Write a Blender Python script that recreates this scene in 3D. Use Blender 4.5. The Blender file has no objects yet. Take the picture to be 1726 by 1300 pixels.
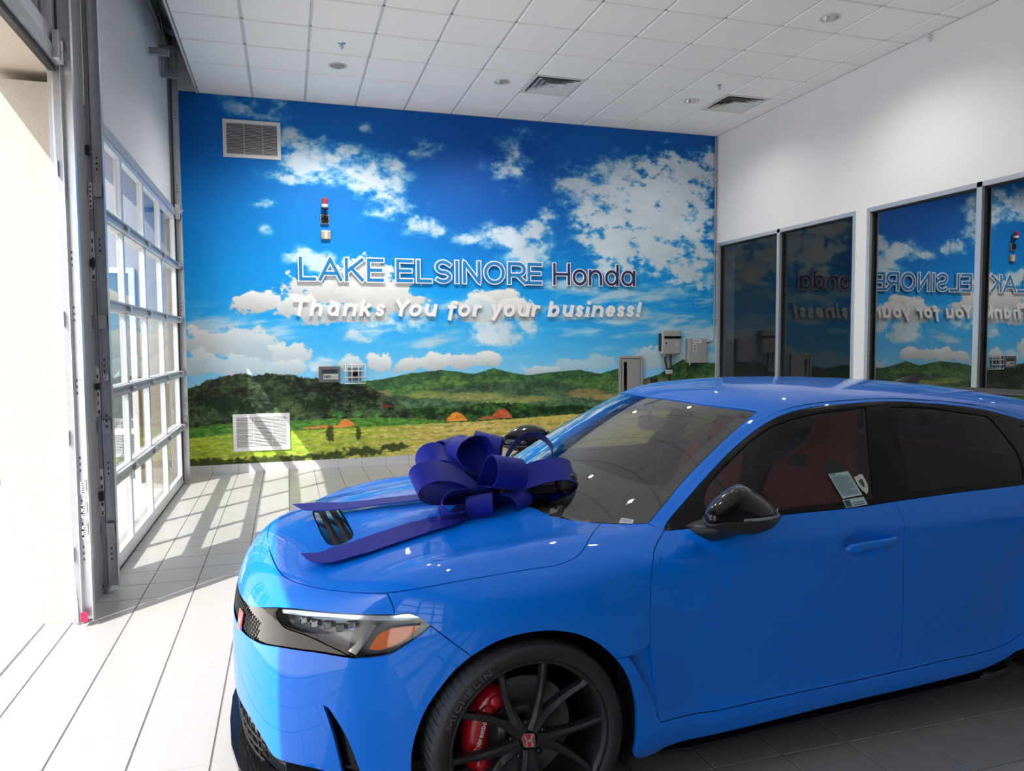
import bpy, bmesh, math, random
import numpy as np
from mathutils import Vector, Matrix
from mathutils.geometry import delaunay_2d_cdt

# ------------------------------------------------------------------ camera, sky, sun, exposure
SC = bpy.context.scene
COL = SC.collection
YW, XR, HC = 6.39, 7.245, 4.546          # mural wall, right wall, ceiling height
def make_camera():
    yaw, pitch, roll, f = .2934, -.0582, -.0068, 1249.7
    fw = np.array([math.sin(yaw)*math.cos(pitch), math.cos(yaw)*math.cos(pitch), math.sin(pitch)])
    r = np.array([math.cos(yaw), -math.sin(yaw), 0.]); u = np.cross(r, fw)
    r2 = r*math.cos(roll)+u*math.sin(roll); u2 = -r*math.sin(roll)+u*math.cos(roll)
    cd = bpy.data.cameras.new('camera'); cd.sensor_width = 36; cd.sensor_fit = 'HORIZONTAL'
    cd.lens = 36*f/1726; cd.clip_start = .05; cd.clip_end = 300
    o = bpy.data.objects.new('camera', cd); COL.objects.link(o)
    M = Matrix.Identity(4)
    for i in range(3):
        M[i][0] = r2[i]; M[i][1] = u2[i]; M[i][2] = -fw[i]
    M[0][3], M[1][3], M[2][3] = 1.2073, -3.2226, 1.5785
    o.matrix_world = M
    SC.camera = o
make_camera()
SC.view_settings.view_transform = 'Standard'
SC.view_settings.look = 'None'
SC.view_settings.gamma = 1.0
SC.view_settings.use_curve_mapping = False
SC.view_settings.exposure = .87
SUN_TO = Vector((1, 1, -1.54)).normalized()
W = bpy.data.worlds.new('World'); SC.world = W; W.use_nodes = True
nt = W.node_tree
sky = nt.nodes.new('ShaderNodeTexSky'); sky.sky_type = 'NISHITA'; sky.sun_disc = False
sky.sun_elevation = math.radians(47.4); sky.sun_rotation = math.radians(225); sky.air_density = 1.0; sky.dust_density = 1.5
nt.links.new(sky.outputs[0], nt.nodes['Background'].inputs[0])
nt.nodes['Background'].inputs[1].default_value = .26
sd = bpy.data.lights.new('sun', 'SUN'); sd.energy = 5.6; sd.angle = math.radians(.53); sd.color = (1., .955, .89)
so = bpy.data.objects.new('sun', sd); COL.objects.link(so)
so.rotation_euler = SUN_TO.to_track_quat('-Z', 'Y').to_euler(); so.location = (-8, -8, 14)

random.seed(7); RNG = np.random.default_rng(11)

# ------------------------------------------------------------------ materials
MATS = {}
def mat(name, color=(.5, .5, .5), rough=.5, metal=0., coat=0., spec=.5, emit=None, estr=0., **k):
    if name in MATS: return MATS[name]
    m = bpy.data.materials.new(name); m.use_nodes = True
    b = m.node_tree.nodes['Principled BSDF']
    b.inputs['Base Color'].default_value = (*color, 1)
    b.inputs['Roughness'].default_value = rough
    b.inputs['Metallic'].default_value = metal
    b.inputs['Coat Weight'].default_value = coat
    b.inputs['Coat Roughness'].default_value = .015
    b.inputs['Specular IOR Level'].default_value = spec
    if emit:
        b.inputs['Emission Color'].default_value = (*emit, 1); b.inputs['Emission Strength'].default_value = estr
    MATS[name] = m
    return m
def grain(m, scale=60., amount=.06, bump=0., detail=3., dist=.002):
    """fine colour grain and relief on an existing principled material"""
    nt = m.node_tree; b = nt.nodes['Principled BSDF']
    tc = nt.nodes.new('ShaderNodeTexCoord'); n = nt.nodes.new('ShaderNodeTexNoise')
    n.inputs['Scale'].default_value = scale; n.inputs['Detail'].default_value = detail
    nt.links.new(tc.outputs['Object'], n.inputs['Vector'])
    c = b.inputs['Base Color'].default_value[:3]
    mx = nt.nodes.new('ShaderNodeMix'); mx.data_type = 'RGBA'
    mx.inputs['A'].default_value = (*[x*(1-amount) for x in c], 1); mx.inputs['B'].default_value = (*[min(1, x*(1+amount)) for x in c], 1)
    nt.links.new(n.outputs['Fac'], mx.inputs['Factor']); nt.links.new(mx.outputs['Result'], b.inputs['Base Color'])
    if bump:
        bp = nt.nodes.new('ShaderNodeBump'); bp.inputs['Strength'].default_value = bump; bp.inputs['Distance'].default_value = dist
        nt.links.new(n.outputs['Fac'], bp.inputs['Height']); nt.links.new(bp.outputs['Normal'], b.inputs['Normal'])
    return m
def thin_glass(name, tint=(1, 1, 1), ior=1.5, boost=1.0, rough=0., base=0.):
    """thin pane: fresnel reflection over tinted transmission"""
    if name in MATS: return MATS[name]
    m = bpy.data.materials.new(name); m.use_nodes = True; nt = m.node_tree
    for n in list(nt.nodes): nt.nodes.remove(n)
    out = nt.nodes.new('ShaderNodeOutputMaterial'); mix = nt.nodes.new('ShaderNodeMixShader')
    tr = nt.nodes.new('ShaderNodeBsdfTransparent'); tr.inputs[0].default_value = (*tint, 1)
    gl = nt.nodes.new('ShaderNodeBsdfGlossy'); gl.inputs['Roughness'].default_value = rough
    # two sided Schlick reflectance (the same from either face of the pane)
    geo = nt.nodes.new('ShaderNodeNewGeometry'); dt = nt.nodes.new('ShaderNodeVectorMath'); dt.operation = 'DOT_PRODUCT'
    nt.links.new(geo.outputs['Incoming'], dt.inputs[0]); nt.links.new(geo.outputs['Normal'], dt.inputs[1])
    def mth(op, a_, b_=None, c_=None, clamp=False):
        n = nt.nodes.new('ShaderNodeMath'); n.operation = op; n.use_clamp = clamp
        for k, x in enumerate((a_, b_, c_)):
            if x is None: continue
            if isinstance(x, (int, float)): n.inputs[k].default_value = x
            else: nt.links.new(x, n.inputs[k])
        return n.outputs[0]
    om = mth('SUBTRACT', 1., mth('ABSOLUTE', dt.outputs['Value']), clamp=True); f0 = ((ior-1)/(ior+1))**2
    sch = mth('MULTIPLY_ADD', mth('POWER', om, 5.), 1-f0, f0)
    nt.links.new(mth('MULTIPLY_ADD', sch, boost, base, clamp=True), mix.inputs[0])
    nt.links.new(tr.outputs[0], mix.inputs[1]); nt.links.new(gl.outputs[0], mix.inputs[2]); nt.links.new(mix.outputs[0], out.inputs[0])
    MATS[name] = m
    return m
def lin(r, g, b):
    f = lambda c: (c/255/12.92) if c/255 <= .04045 else ((c/255+.055)/1.055)**2.4
    return (f(r), f(g), f(b))

# ------------------------------------------------------------------ mesh helpers
class MB:
    """collects shapes, links them as one mesh object"""
    def __init__(s): s.v = []; s.f = []; s.sm = []
    def add(s, v, f, smooth=False):
        o = len(s.v); s.v += [tuple(map(float, p)) for p in v]; s.f += [tuple(i+o for i in q) for q in f]; s.sm += [smooth]*len(f)
    def box(s, a, b, bev=0.):
        x0, y0, z0 = a; x1, y1, z1 = b
        if bev <= 0:
            v = [(x0,y0,z0),(x1,y0,z0),(x1,y1,z0),(x0,y1,z0),(x0,y0,z1),(x1,y0,z1),(x1,y1,z1),(x0,y1,z1)]
            s.add(v, [(0,3,2,1),(4,5,6,7),(0,1,5,4),(1,2,6,5),(2,3,7,6),(3,0,4,7)])
        else:
            bm = bmesh.new(); bmesh.ops.create_cube(bm, size=1.)
            for p in bm.verts: p.co = Vector(((x0+x1)/2+p.co.x*(x1-x0), (y0+y1)/2+p.co.y*(y1-y0), (z0+z1)/2+p.co.z*(z1-z0)))
            bmesh.ops.bevel(bm, geom=list(bm.edges), offset=bev, segments=2, affect='EDGES', profile=.5)
            bm.verts.index_update()
            s.add([tuple(p.co) for p in bm.verts], [tuple(q.index for q in fc.verts) for fc in bm.faces], False); bm.free()
        return s
    def tube(s, pts, r, n=10, caps=True, closed=False):
        pts = [Vector(p) for p in pts]; rs = r if isinstance(r, (list, tuple)) else [r]*len(pts)
        m = len(pts); rings = []; up = Vector((0, 0, 1))
        prev = None
        for i, p in enumerate(pts):
            t = (pts[min(i+1, m-1)]-pts[max(i-1, 0)]).normalized()
            if closed: t = (pts[(i+1) % m]-pts[i-1]).normalized()
            a = prev if prev else (up if abs(t.z) < .95 else Vector((1, 0, 0)))
            x = (a - t*a.dot(t)).normalized(); y = t.cross(x); prev = x
            rings.append([p+x*rs[i]*math.cos(2*math.pi*k/n)+y*rs[i]*math.sin(2*math.pi*k/n) for k in range(n)])
        v = [q for rg in rings for q in rg]; f = []
        for i in range(m if closed else m-1):
            j = (i+1) % m
            for k in range(n): f.append((i*n+k, i*n+(k+1) % n, j*n+(k+1) % n, j*n+k))
        s.add(v, f, True)
        if caps and not closed:
            s.add(rings[0], [tuple(reversed(range(n)))]); s.add(rings[-1], [tuple(range(n))])
        return s
    def lathe(s, prof, n=48, M=None, smooth=True):
        """prof: (r, z) pairs about local Z"""
        v = [];f = []; m = len(prof)
        for k in range(n):
            a = 2*math.pi*k/n
            for r, z in prof: v.append((r*math.cos(a), r*math.sin(a), z))
        for k in range(n):
            j = (k+1) % n
            for i in range(m-1): f.append((k*m+i, j*m+i, j*m+i+1, k*m+i+1))
        if M is not None: v = [tuple(M @ Vector(p)) for p in v]
        s.add(v, f, smooth); return s
    def prism(s, poly, d0, d1, fr):
        """poly of 2-D points extruded between d0 and d1; fr(a, b, d) gives the point"""
        n = len(poly); v = [fr(a, b, d0) for a, b in poly]+[fr(a, b, d1) for a, b in poly]
        f = [tuple(reversed(range(n))), tuple(range(n, 2*n))]+[(i, (i+1) % n, n+(i+1) % n, n+i) for i in range(n)]
        s.add(v, f); return s
    def loft(s, rings, closed=True, caps=True, smooth=True):
        n = len(rings[0]); v = [p for r in rings for p in r]; f = []
        for i in range(len(rings)-1):
            for k in range(n if closed else n-1):
                f.append((i*n+k, i*n+(k+1) % n, (i+1)*n+(k+1) % n, (i+1)*n+k))
        if caps: f += [tuple(reversed(range(n))), tuple(range((len(rings)-1)*n, len(rings)*n))]
        s.add(v, f, smooth); return s
    def build(s, name, m, parent=None, mods=None, fix=True, **props):
        me = bpy.data.meshes.new(name); me.from_pydata(s.v, [], s.f)
        me.polygons.foreach_set('use_smooth', s.sm)
        if fix:
            bm = bmesh.new(); bm.from_mesh(me); bmesh.ops.recalc_face_normals(bm, faces=bm.faces); bm.to_mesh(me); bm.free()
        me.materials.append(m); me.update()
        return put(name, me, parent, **props)
def put(name, me, parent=None, **props):
    o = bpy.data.objects.new(name, me); COL.objects.link(o)
    if parent is not None: o.parent = parent
    for k, v in props.items(): o[k] = v
    return o
def empty(name, loc=(0, 0, 0), rz=0., **props):
    o = bpy.data.objects.new(name, None); COL.objects.link(o); o.location = loc; o.rotation_euler = (0, 0, rz); o.empty_display_size = .1
    for k, v in props.items(): o[k] = v
    return o
def thing(name, label, cat, loc=(0, 0, 0), rz=0., group=None):
    o = empty(name, loc, rz, label=label, category=cat)
    if group: o['group'] = group
    return o
def copy_tree(o, parent=None):
    c = o.copy(); COL.objects.link(c); c.parent = parent
    for ch in list(o.children): copy_tree(ch, c)
    return c
ST = dict(kind='structure')

# ------------------------------------------------------------------ stroke lettering
def arc(cx, cy, rx, ry, a0, a1, n=14):
    return [(cx+rx*math.cos(math.radians(a0+(a1-a0)*i/n)), cy+ry*math.sin(math.radians(a0+(a1-a0)*i/n))) for i in range(n+1)]
GL = {   # unit box: x 0..1 of the letter's width, y 0 baseline .. 1 cap height (x height .7)
 'L': [[(0,1),(0,0),(1,0)]], 'A': [[(0,0),(.5,1),(1,0)],[(.19,.3),(.81,.3)]], 'K': [[(0,0),(0,1)],[(1,1),(.06,.42)],[(.3,.6),(1,0)]],
 'E': [[(1,1),(0,1),(0,0),(1,0)],[(0,.5),(.9,.5)]], 'S': [[(.93,.86)]+arc(.5,.74,.42,.26,45,270,12)+arc(.5,.24,.46,.24,90,-140,12)],
 'I': [[(.5,0),(.5,1)]], 'N': [[(0,0),(0,1),(1,0),(1,1)]], 'O': [arc(.5,.5,.5,.5,0,360,32)],
 'R': [[(0,0),(0,1),(.55,1)]+arc(.6,.7,.36,.3,90,-90,10)+[(0,.4)],[(.5,.4),(1,0)]],
 'H': [[(0,0),(0,1)],[(1,0),(1,1)],[(0,.5),(1,.5)]], 'o': [arc(.5,.35,.5,.35,0,360,28)],
 'n': [[(0,0),(0,.7)],[(0,.38)]+arc(.5,.36,.5,.34,180,0,12)+[(1,0)]], 'd': [arc(.48,.35,.48,.35,0,360,28),[(1,0),(1,1)]],
 'a': [arc(.47,.35,.47,.35,0,360,28),[(1,0),(1,.7)]], 'T': [[(0,1),(1,1)],[(.5,1),(.5,0)]], 'h': [[(0,0),(0,1)],[(0,.38)]+arc(.5,.36,.5,.34,180,0,12)+[(1,0)]],
 'k': [[(0,0),(0,1)],[(.95,.7),(.1,.33)],[(.36,.45),(1,0)]], 's': [[(.9,.6)]+arc(.5,.52,.4,.18,45,270,10)+arc(.5,.17,.44,.17,90,-140,10)],
 'Y': [[(0,1),(.5,.45),(1,1)],[(.5,.45),(.5,0)]], 'u': [[(0,.7),(0,.34)]+arc(.5,.34,.5,.34,180,360,12)+[(1,.7)],[(1,.7),(1,0)]],
 'f': [[(1,.93)]+arc(.75,.74,.3,.24,60,180,8)+[(.45,-.3)],[(.05,.62),(.95,.62)]], 'r': [[(0,0),(0,.7)],[(0,.36)]+arc(.6,.34,.6,.34,180,75,8)],
 'y': [[(0,.7),(.5,0)],[(1,.7),(.35,-.3)]], 'b': [[(0,0),(0,1)],arc(.5,.35,.5,.35,0,360,28)], 'i': [[(.5,0),(.5,.58)],[(.5,1.03),(.5,1.05)]],
 'e': [[(.02,.36),(.98,.36)]+arc(.5,.35,.48,.35,4,310,20)], '!': [[(.6,.36),(.6,1)],[(.5,0),(.5,.04)]],
 'M': [[(0,0),(0,1),(.5,.3),(1,1),(1,0)]], 'C': [arc(.55,.5,.52,.5,45,315,20)], 'm': [[(0,0),(0,.7)],[(0,.4)]+arc(.25,.45,.25,.25,180,0,8)+[(.5,0)],[(.5,.4)]+arc(.75,.45,.25,.25,180,0,8)+[(1,0)]],
 'X': [[(0,0),(1,1)],[(0,1),(1,0)]],
}
def ribbon(mb, pts, r, d0, d1, fr):
    """stroke of half width r along 2-D points, extruded d0..d1, square ends"""
    P = [np.array(p, float) for p in pts]
    Q = [P[0]]
    for p in P[1:]:
        if np.hypot(*(p-Q[-1])) > 1e-5: Q.append(p)
    P = Q; n = len(P); closed = n > 4 and np.hypot(*(P[0]-P[-1])) < 1e-4
    if closed: P = P[:-1]; n -= 1
    L = []; R = []
    for i in range(n):
        a = P[i-1] if (i > 0 or closed) else None; b = P[(i+1) % n] if (i < n-1 or closed) else None
        d1v = (P[i]-a)/np.hypot(*(P[i]-a)) if a is not None else None
        d2v = (b-P[i])/np.hypot(*(b-P[i])) if b is not None else None
        p = P[i]
        if d1v is None: d = d2v; p = p-d*r; m = np.array([-d[1], d[0]])*r
        elif d2v is None: d = d1v; p = p+d*r; m = np.array([-d[1], d[0]])*r
        else:
            n1 = np.array([-d1v[1], d1v[0]]); n2 = np.array([-d2v[1], d2v[0]]); m = n1+n2
            m = m/np.hypot(*m); c = max(.32, float(m@n1)); m = m*r/c
        L.append(p+m); R.append(p-m)
    k = len(L); v = [fr(q[0], q[1], d0) for q in L]+[fr(q[0], q[1], d0) for q in R]+[fr(q[0], q[1], d1) for q in L]+[fr(q[0], q[1], d1) for q in R]
    f = []
    for i in range(k if closed else k-1):
        j = (i+1) % k
        f += [(i, j, k+j, k+i), (2*k+i, 3*k+i, 3*k+j, 2*k+j), (i, 2*k+i, 2*k+j, j), (k+i, k+j, 3*k+j, 3*k+i)]
    if not closed: f += [(0, k, 3*k, 2*k), (k-1, 3*k-1, 4*k-1, 2*k-1)]
    mb.add(v, f)
def stroke_polys(pts, r):
    """convex pieces that cover a stroke with square ends and mitred corners"""
    P = [np.array(p, float) for p in pts]; Q = [P[0]]
    for p in P[1:]:
        if np.hypot(*(p-Q[-1])) > 1e-5: Q.append(p)
    P = Q; n = len(P); closed = n > 4 and np.hypot(*(P[0]-P[-1])) < 1e-4; out = []
    for i in range(n-1):
        a, b = P[i], P[i+1]; d = (b-a)/np.hypot(*(b-a)); m = np.array([-d[1], d[0]])*r
        if i == 0 and not closed: a = a-d*r
        if i == n-2 and not closed: b = b+d*r
        out.append([a-m, b-m, b+m, a+m])
    for i in range(1, n-1) if not closed else range(0, n-1):
        a, p, b = P[i-1] if i else P[n-2], P[i], P[i+1]
        d1 = (p-a)/np.hypot(*(p-a)); d2 = (b-p)/np.hypot(*(b-p)); cr = d1[0]*d2[1]-d1[1]*d2[0]
        if abs(cr) < 1e-4: continue
        s_ = -1. if cr > 0 else 1.; n1 = np.array([-d1[1], d1[0]])*r*s_; n2 = np.array([-d2[1], d2[0]])*r*s_
        m = n1+n2; l = np.hypot(*m); c = l/(2*r)
        tip = m/l*r/max(c, .62)
        q = [p, p+n1, p+tip, p+n2]
        out.append(q if s_ < 0 else q[::-1])
    fixed = []
    for q in out:
        ar = sum(q[i][0]*q[(i+1) % 4][1]-q[(i+1) % 4][0]*q[i][1] for i in range(4))
        fixed.append(q if ar > 0 else q[::-1])
    return fixed
def solid(mb, polys, d0, d1, fr):
    """union of the pieces as one extruded shape"""
    co = []; fc = []
    for q in polys:
        fc.append(tuple(range(len(co), len(co)+len(q)))); co += [Vector((float(p[0])*100, float(p[1])*100)) for p in q]
    vs, es, fs, _, _, of = delaunay_2d_cdt(co, [], fc, 1, 1e-5)
    fs = [f for f, o in zip(fs, of) if len(o)]
    n = len(vs); V = [(p.x/100, p.y/100) for p in vs]; cnt = set(); T = []
    for f in fs:
        f = tuple(f); ar = sum(V[f[i]][0]*V[f[(i+1) % len(f)]][1]-V[f[(i+1) % len(f)]][0]*V[f[i]][1] for i in range(len(f)))
        if ar < 0: f = f[::-1]
        T.append(f)
        for i in range(len(f)): cnt.add((f[i], f[(i+1) % len(f)]))
    faces = [f for f in T]+[tuple(n+i for i in f[::-1]) for f in T]
    faces += [(b, a, n+a, n+b) for a, b in cnt if (b, a) not in cnt]
    mb.add([fr(x, y, d1) for x, y in V]+[fr(x, y, d0) for x, y in V], faces)
def letter(mb, ch, x0, x1, base, cap, r, d0, d1, fr, shear=0.):
    ps = []
    for st in GL[ch]: ps += stroke_polys([((x0+x*(x1-x0))+shear*(y*cap), base+y*cap) for x, y in st], r)
    solid(mb, ps, d0, d1, fr)
# ------------------------------------------------------------------ the car body as one smooth field (u rearward, v to the right, z up)
def interp(x,xs,ys):
    """smooth monotone-ish cubic interpolation (PCHIP)"""
    xs=np.asarray(xs,float);ys=np.asarray(ys,float);x=np.asarray(x,float)
    h=np.diff(xs);d=np.diff(ys)/h
    m=np.zeros_like(ys)
    m[0]=d[0];m[-1]=d[-1]
    for i in range(1,len(xs)-1):
        if d[i-1]*d[i]>0:
            w1=2*h[i]+h[i-1];w2=h[i]+2*h[i-1]
            m[i]=(w1+w2)/(w1/d[i-1]+w2/d[i])
    xc=np.clip(x,xs[0],xs[-1])
    i=np.clip(np.searchsorted(xs,xc,side='right')-1,0,len(xs)-2)
    t=(xc-xs[i])/h[i]
    y=(2*t**3-3*t**2+1)*ys[i]+(t**3-2*t**2+t)*h[i]*m[i]+(-2*t**3+3*t**2)*ys[i+1]+(t**3-t**2)*h[i]*m[i+1]
    y=y+np.where(x<xs[0],(x-xs[0])*m[0],0)+np.where(x>xs[-1],(x-xs[-1])*m[-1],0)
    return y
def smax(a,b,k): return .5*(a+b+np.sqrt((a-b)**2+k*k))
def smin(a,b,k): return .5*(a+b-np.sqrt((a-b)**2+k*k))
def sstep(x,a,b):
    t=np.clip((x-a)/(b-a),0,1);return t*t*(3-2*t)
# --- body width by height (doors) ---
WZ=[0.08,.12,.16,.20,.26,.30,.36,.50,.66,.78,.855,.885,.94,1.0,1.15,1.32,1.45]
WV=[.80,.84,.875,.895,.903,.890,.886,.893,.902,.908,.909,.899,.872,.838,.752,.655,.57]
HOODU=[-.92,-.86,-.80,-.70,-.55,-.35,-.10,.15,.40,.8]
HOODZ=[.70,.76,.793,.827,.864,.899,.930,.947,.958,.962]
ROOFU=[.6,.9,1.1,1.3,1.55,1.8,2.1,2.4,2.7,3.0,3.3,3.6]
ROOFZ=[1.29,1.352,1.377,1.392,1.400,1.397,1.384,1.362,1.326,1.275,1.21,1.13]
def width(u,z):
    w=interp(z,WZ,WV)
    # plan taper
    low=sstep(1.0-z,0,.25)
    w=w-.02*sstep(-u,.25,.75)*low
    w=w-.05*sstep(u,2.9,3.7)
    w=w-.035*sstep(-u,.36,.6)*sstep(.46-z,0,.28)      # undercut lower bumper corner
    # cabin narrows to the rear above the belt
    w=w-sstep(z,.95,1.2)*.10*sstep(u,2.0,3.4)
    for cu,amp in((0,.040),(2.735,.040)):
        r=np.hypot(u-cu,z-.335)
        w=w+amp*(1-sstep(r,.36,.66))*sstep(z,.08,.25)*(.3+.7*sstep(u,-.6,-.1))
    for hu in (1.345,2.44):      # cups behind the door handles
        w=w-.030*np.exp(-(((u-hu)/.080)**2+((z-.812)/.044)**2)**2)
    return w
def hood(u,v):
    a=np.abs(v)
    h=interp(u,HOODU,HOODZ)
    h=h-.055*(a/.75)**2*sstep(u,-.95,-.5)-.012*(a/.75)**2
    # raised fender crest and central power dome
    h=h+.032*np.exp(-((a-.75)/.09)**2)*sstep(u,-.75,-.2)
    h=h+.012*(1-sstep(a,.40,.52))*sstep(u,-.7,-.3)
    return h
def screen(u,v):
    a=np.abs(v);bow=.33*a**2+.52*a**4
    t=u-bow-.215
    z=.93+.63*t-.11*t*t-.13*a*a*np.clip(t/.78,0,1.2)
    return z
def roof(u,v):
    a=np.abs(v)
    return interp(u,ROOFU,ROOFZ)-.10*a**2-.12*a**4
def top(u,v):
    cab=smin(roof(u,v),screen(u,v),.03)
    # tail: hatch glass comes down
    return np.maximum(hood(u,v),cab)
FZ=[.05,.12,.20,.29,.41,.55,.64,.70,.76,.85]
FU=[-.85,-.87,-.878,-.884,-.888,-.885,-.875,-.862,-.84,-.79]
def front(v,z):
    a=np.abs(v)
    return interp(z,FZ,FU)+.12*(a/.6)**2+.17*(a/.8)**6
def rear(v,z):
    a=np.abs(v)
    return 3.70-.10*(a/.7)**2-.12*(a/.85)**6-.25*sstep(z,.85,1.2)-.06*sstep(.35-z,0,.3)
def field(P):
    u,v,z=P[...,0],P[...,1],P[...,2]
    s=np.abs(v)-width(u,z)
    kt=.05+.012*(1-sstep(u,.2,.6))
    H=top(u,v)
    t=(z-H)*.9
    f=(front(v,z)-u)*.9
    r=(u-rear(v,z))*.9
    g=smax(s,f,.085)
    g=smax(g,t,kt)
    g=smax(g,r,.06)
    return smax(g,.13-z,.02)
def grad(P,h=2e-3):
    g=[]
    for k in range(3):
        d=np.zeros(3);d[k]=h
        g.append((field(P+d)-field(P-d))/(2*h))
    g=np.stack(g,-1)
    return g/np.linalg.norm(g,axis=-1,keepdims=True)
def cast(o,d,t0=0.,t1=8.,steps=260,it=28):
    """first crossing from outside to inside along rays o+t d (vectorised)"""
    o=np.broadcast_to(np.asarray(o,float),d.shape)
    ts=np.linspace(t0,t1,steps)
    n=len(d);hit=np.zeros(n,bool);ta=np.full(n,np.nan);tb=ta.copy()
    prev=np.full(n,1.)
    for i,t in enumerate(ts):
        fv=field(o+t*d)
        new=(~hit)&(fv<0)&(prev>0)
        ta[new]=ts[max(i-1,0)];tb[new]=t;hit|=new;prev=fv
    for _ in range(it):
        m=(ta+tb)/2;fv=field(o+m[:,None]*d)
        ins=fv<0
        tb=np.where(ins,m,tb);ta=np.where(ins,ta,m)
    P=o+((ta+tb)/2)[:,None]*d
    return P,hit

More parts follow.
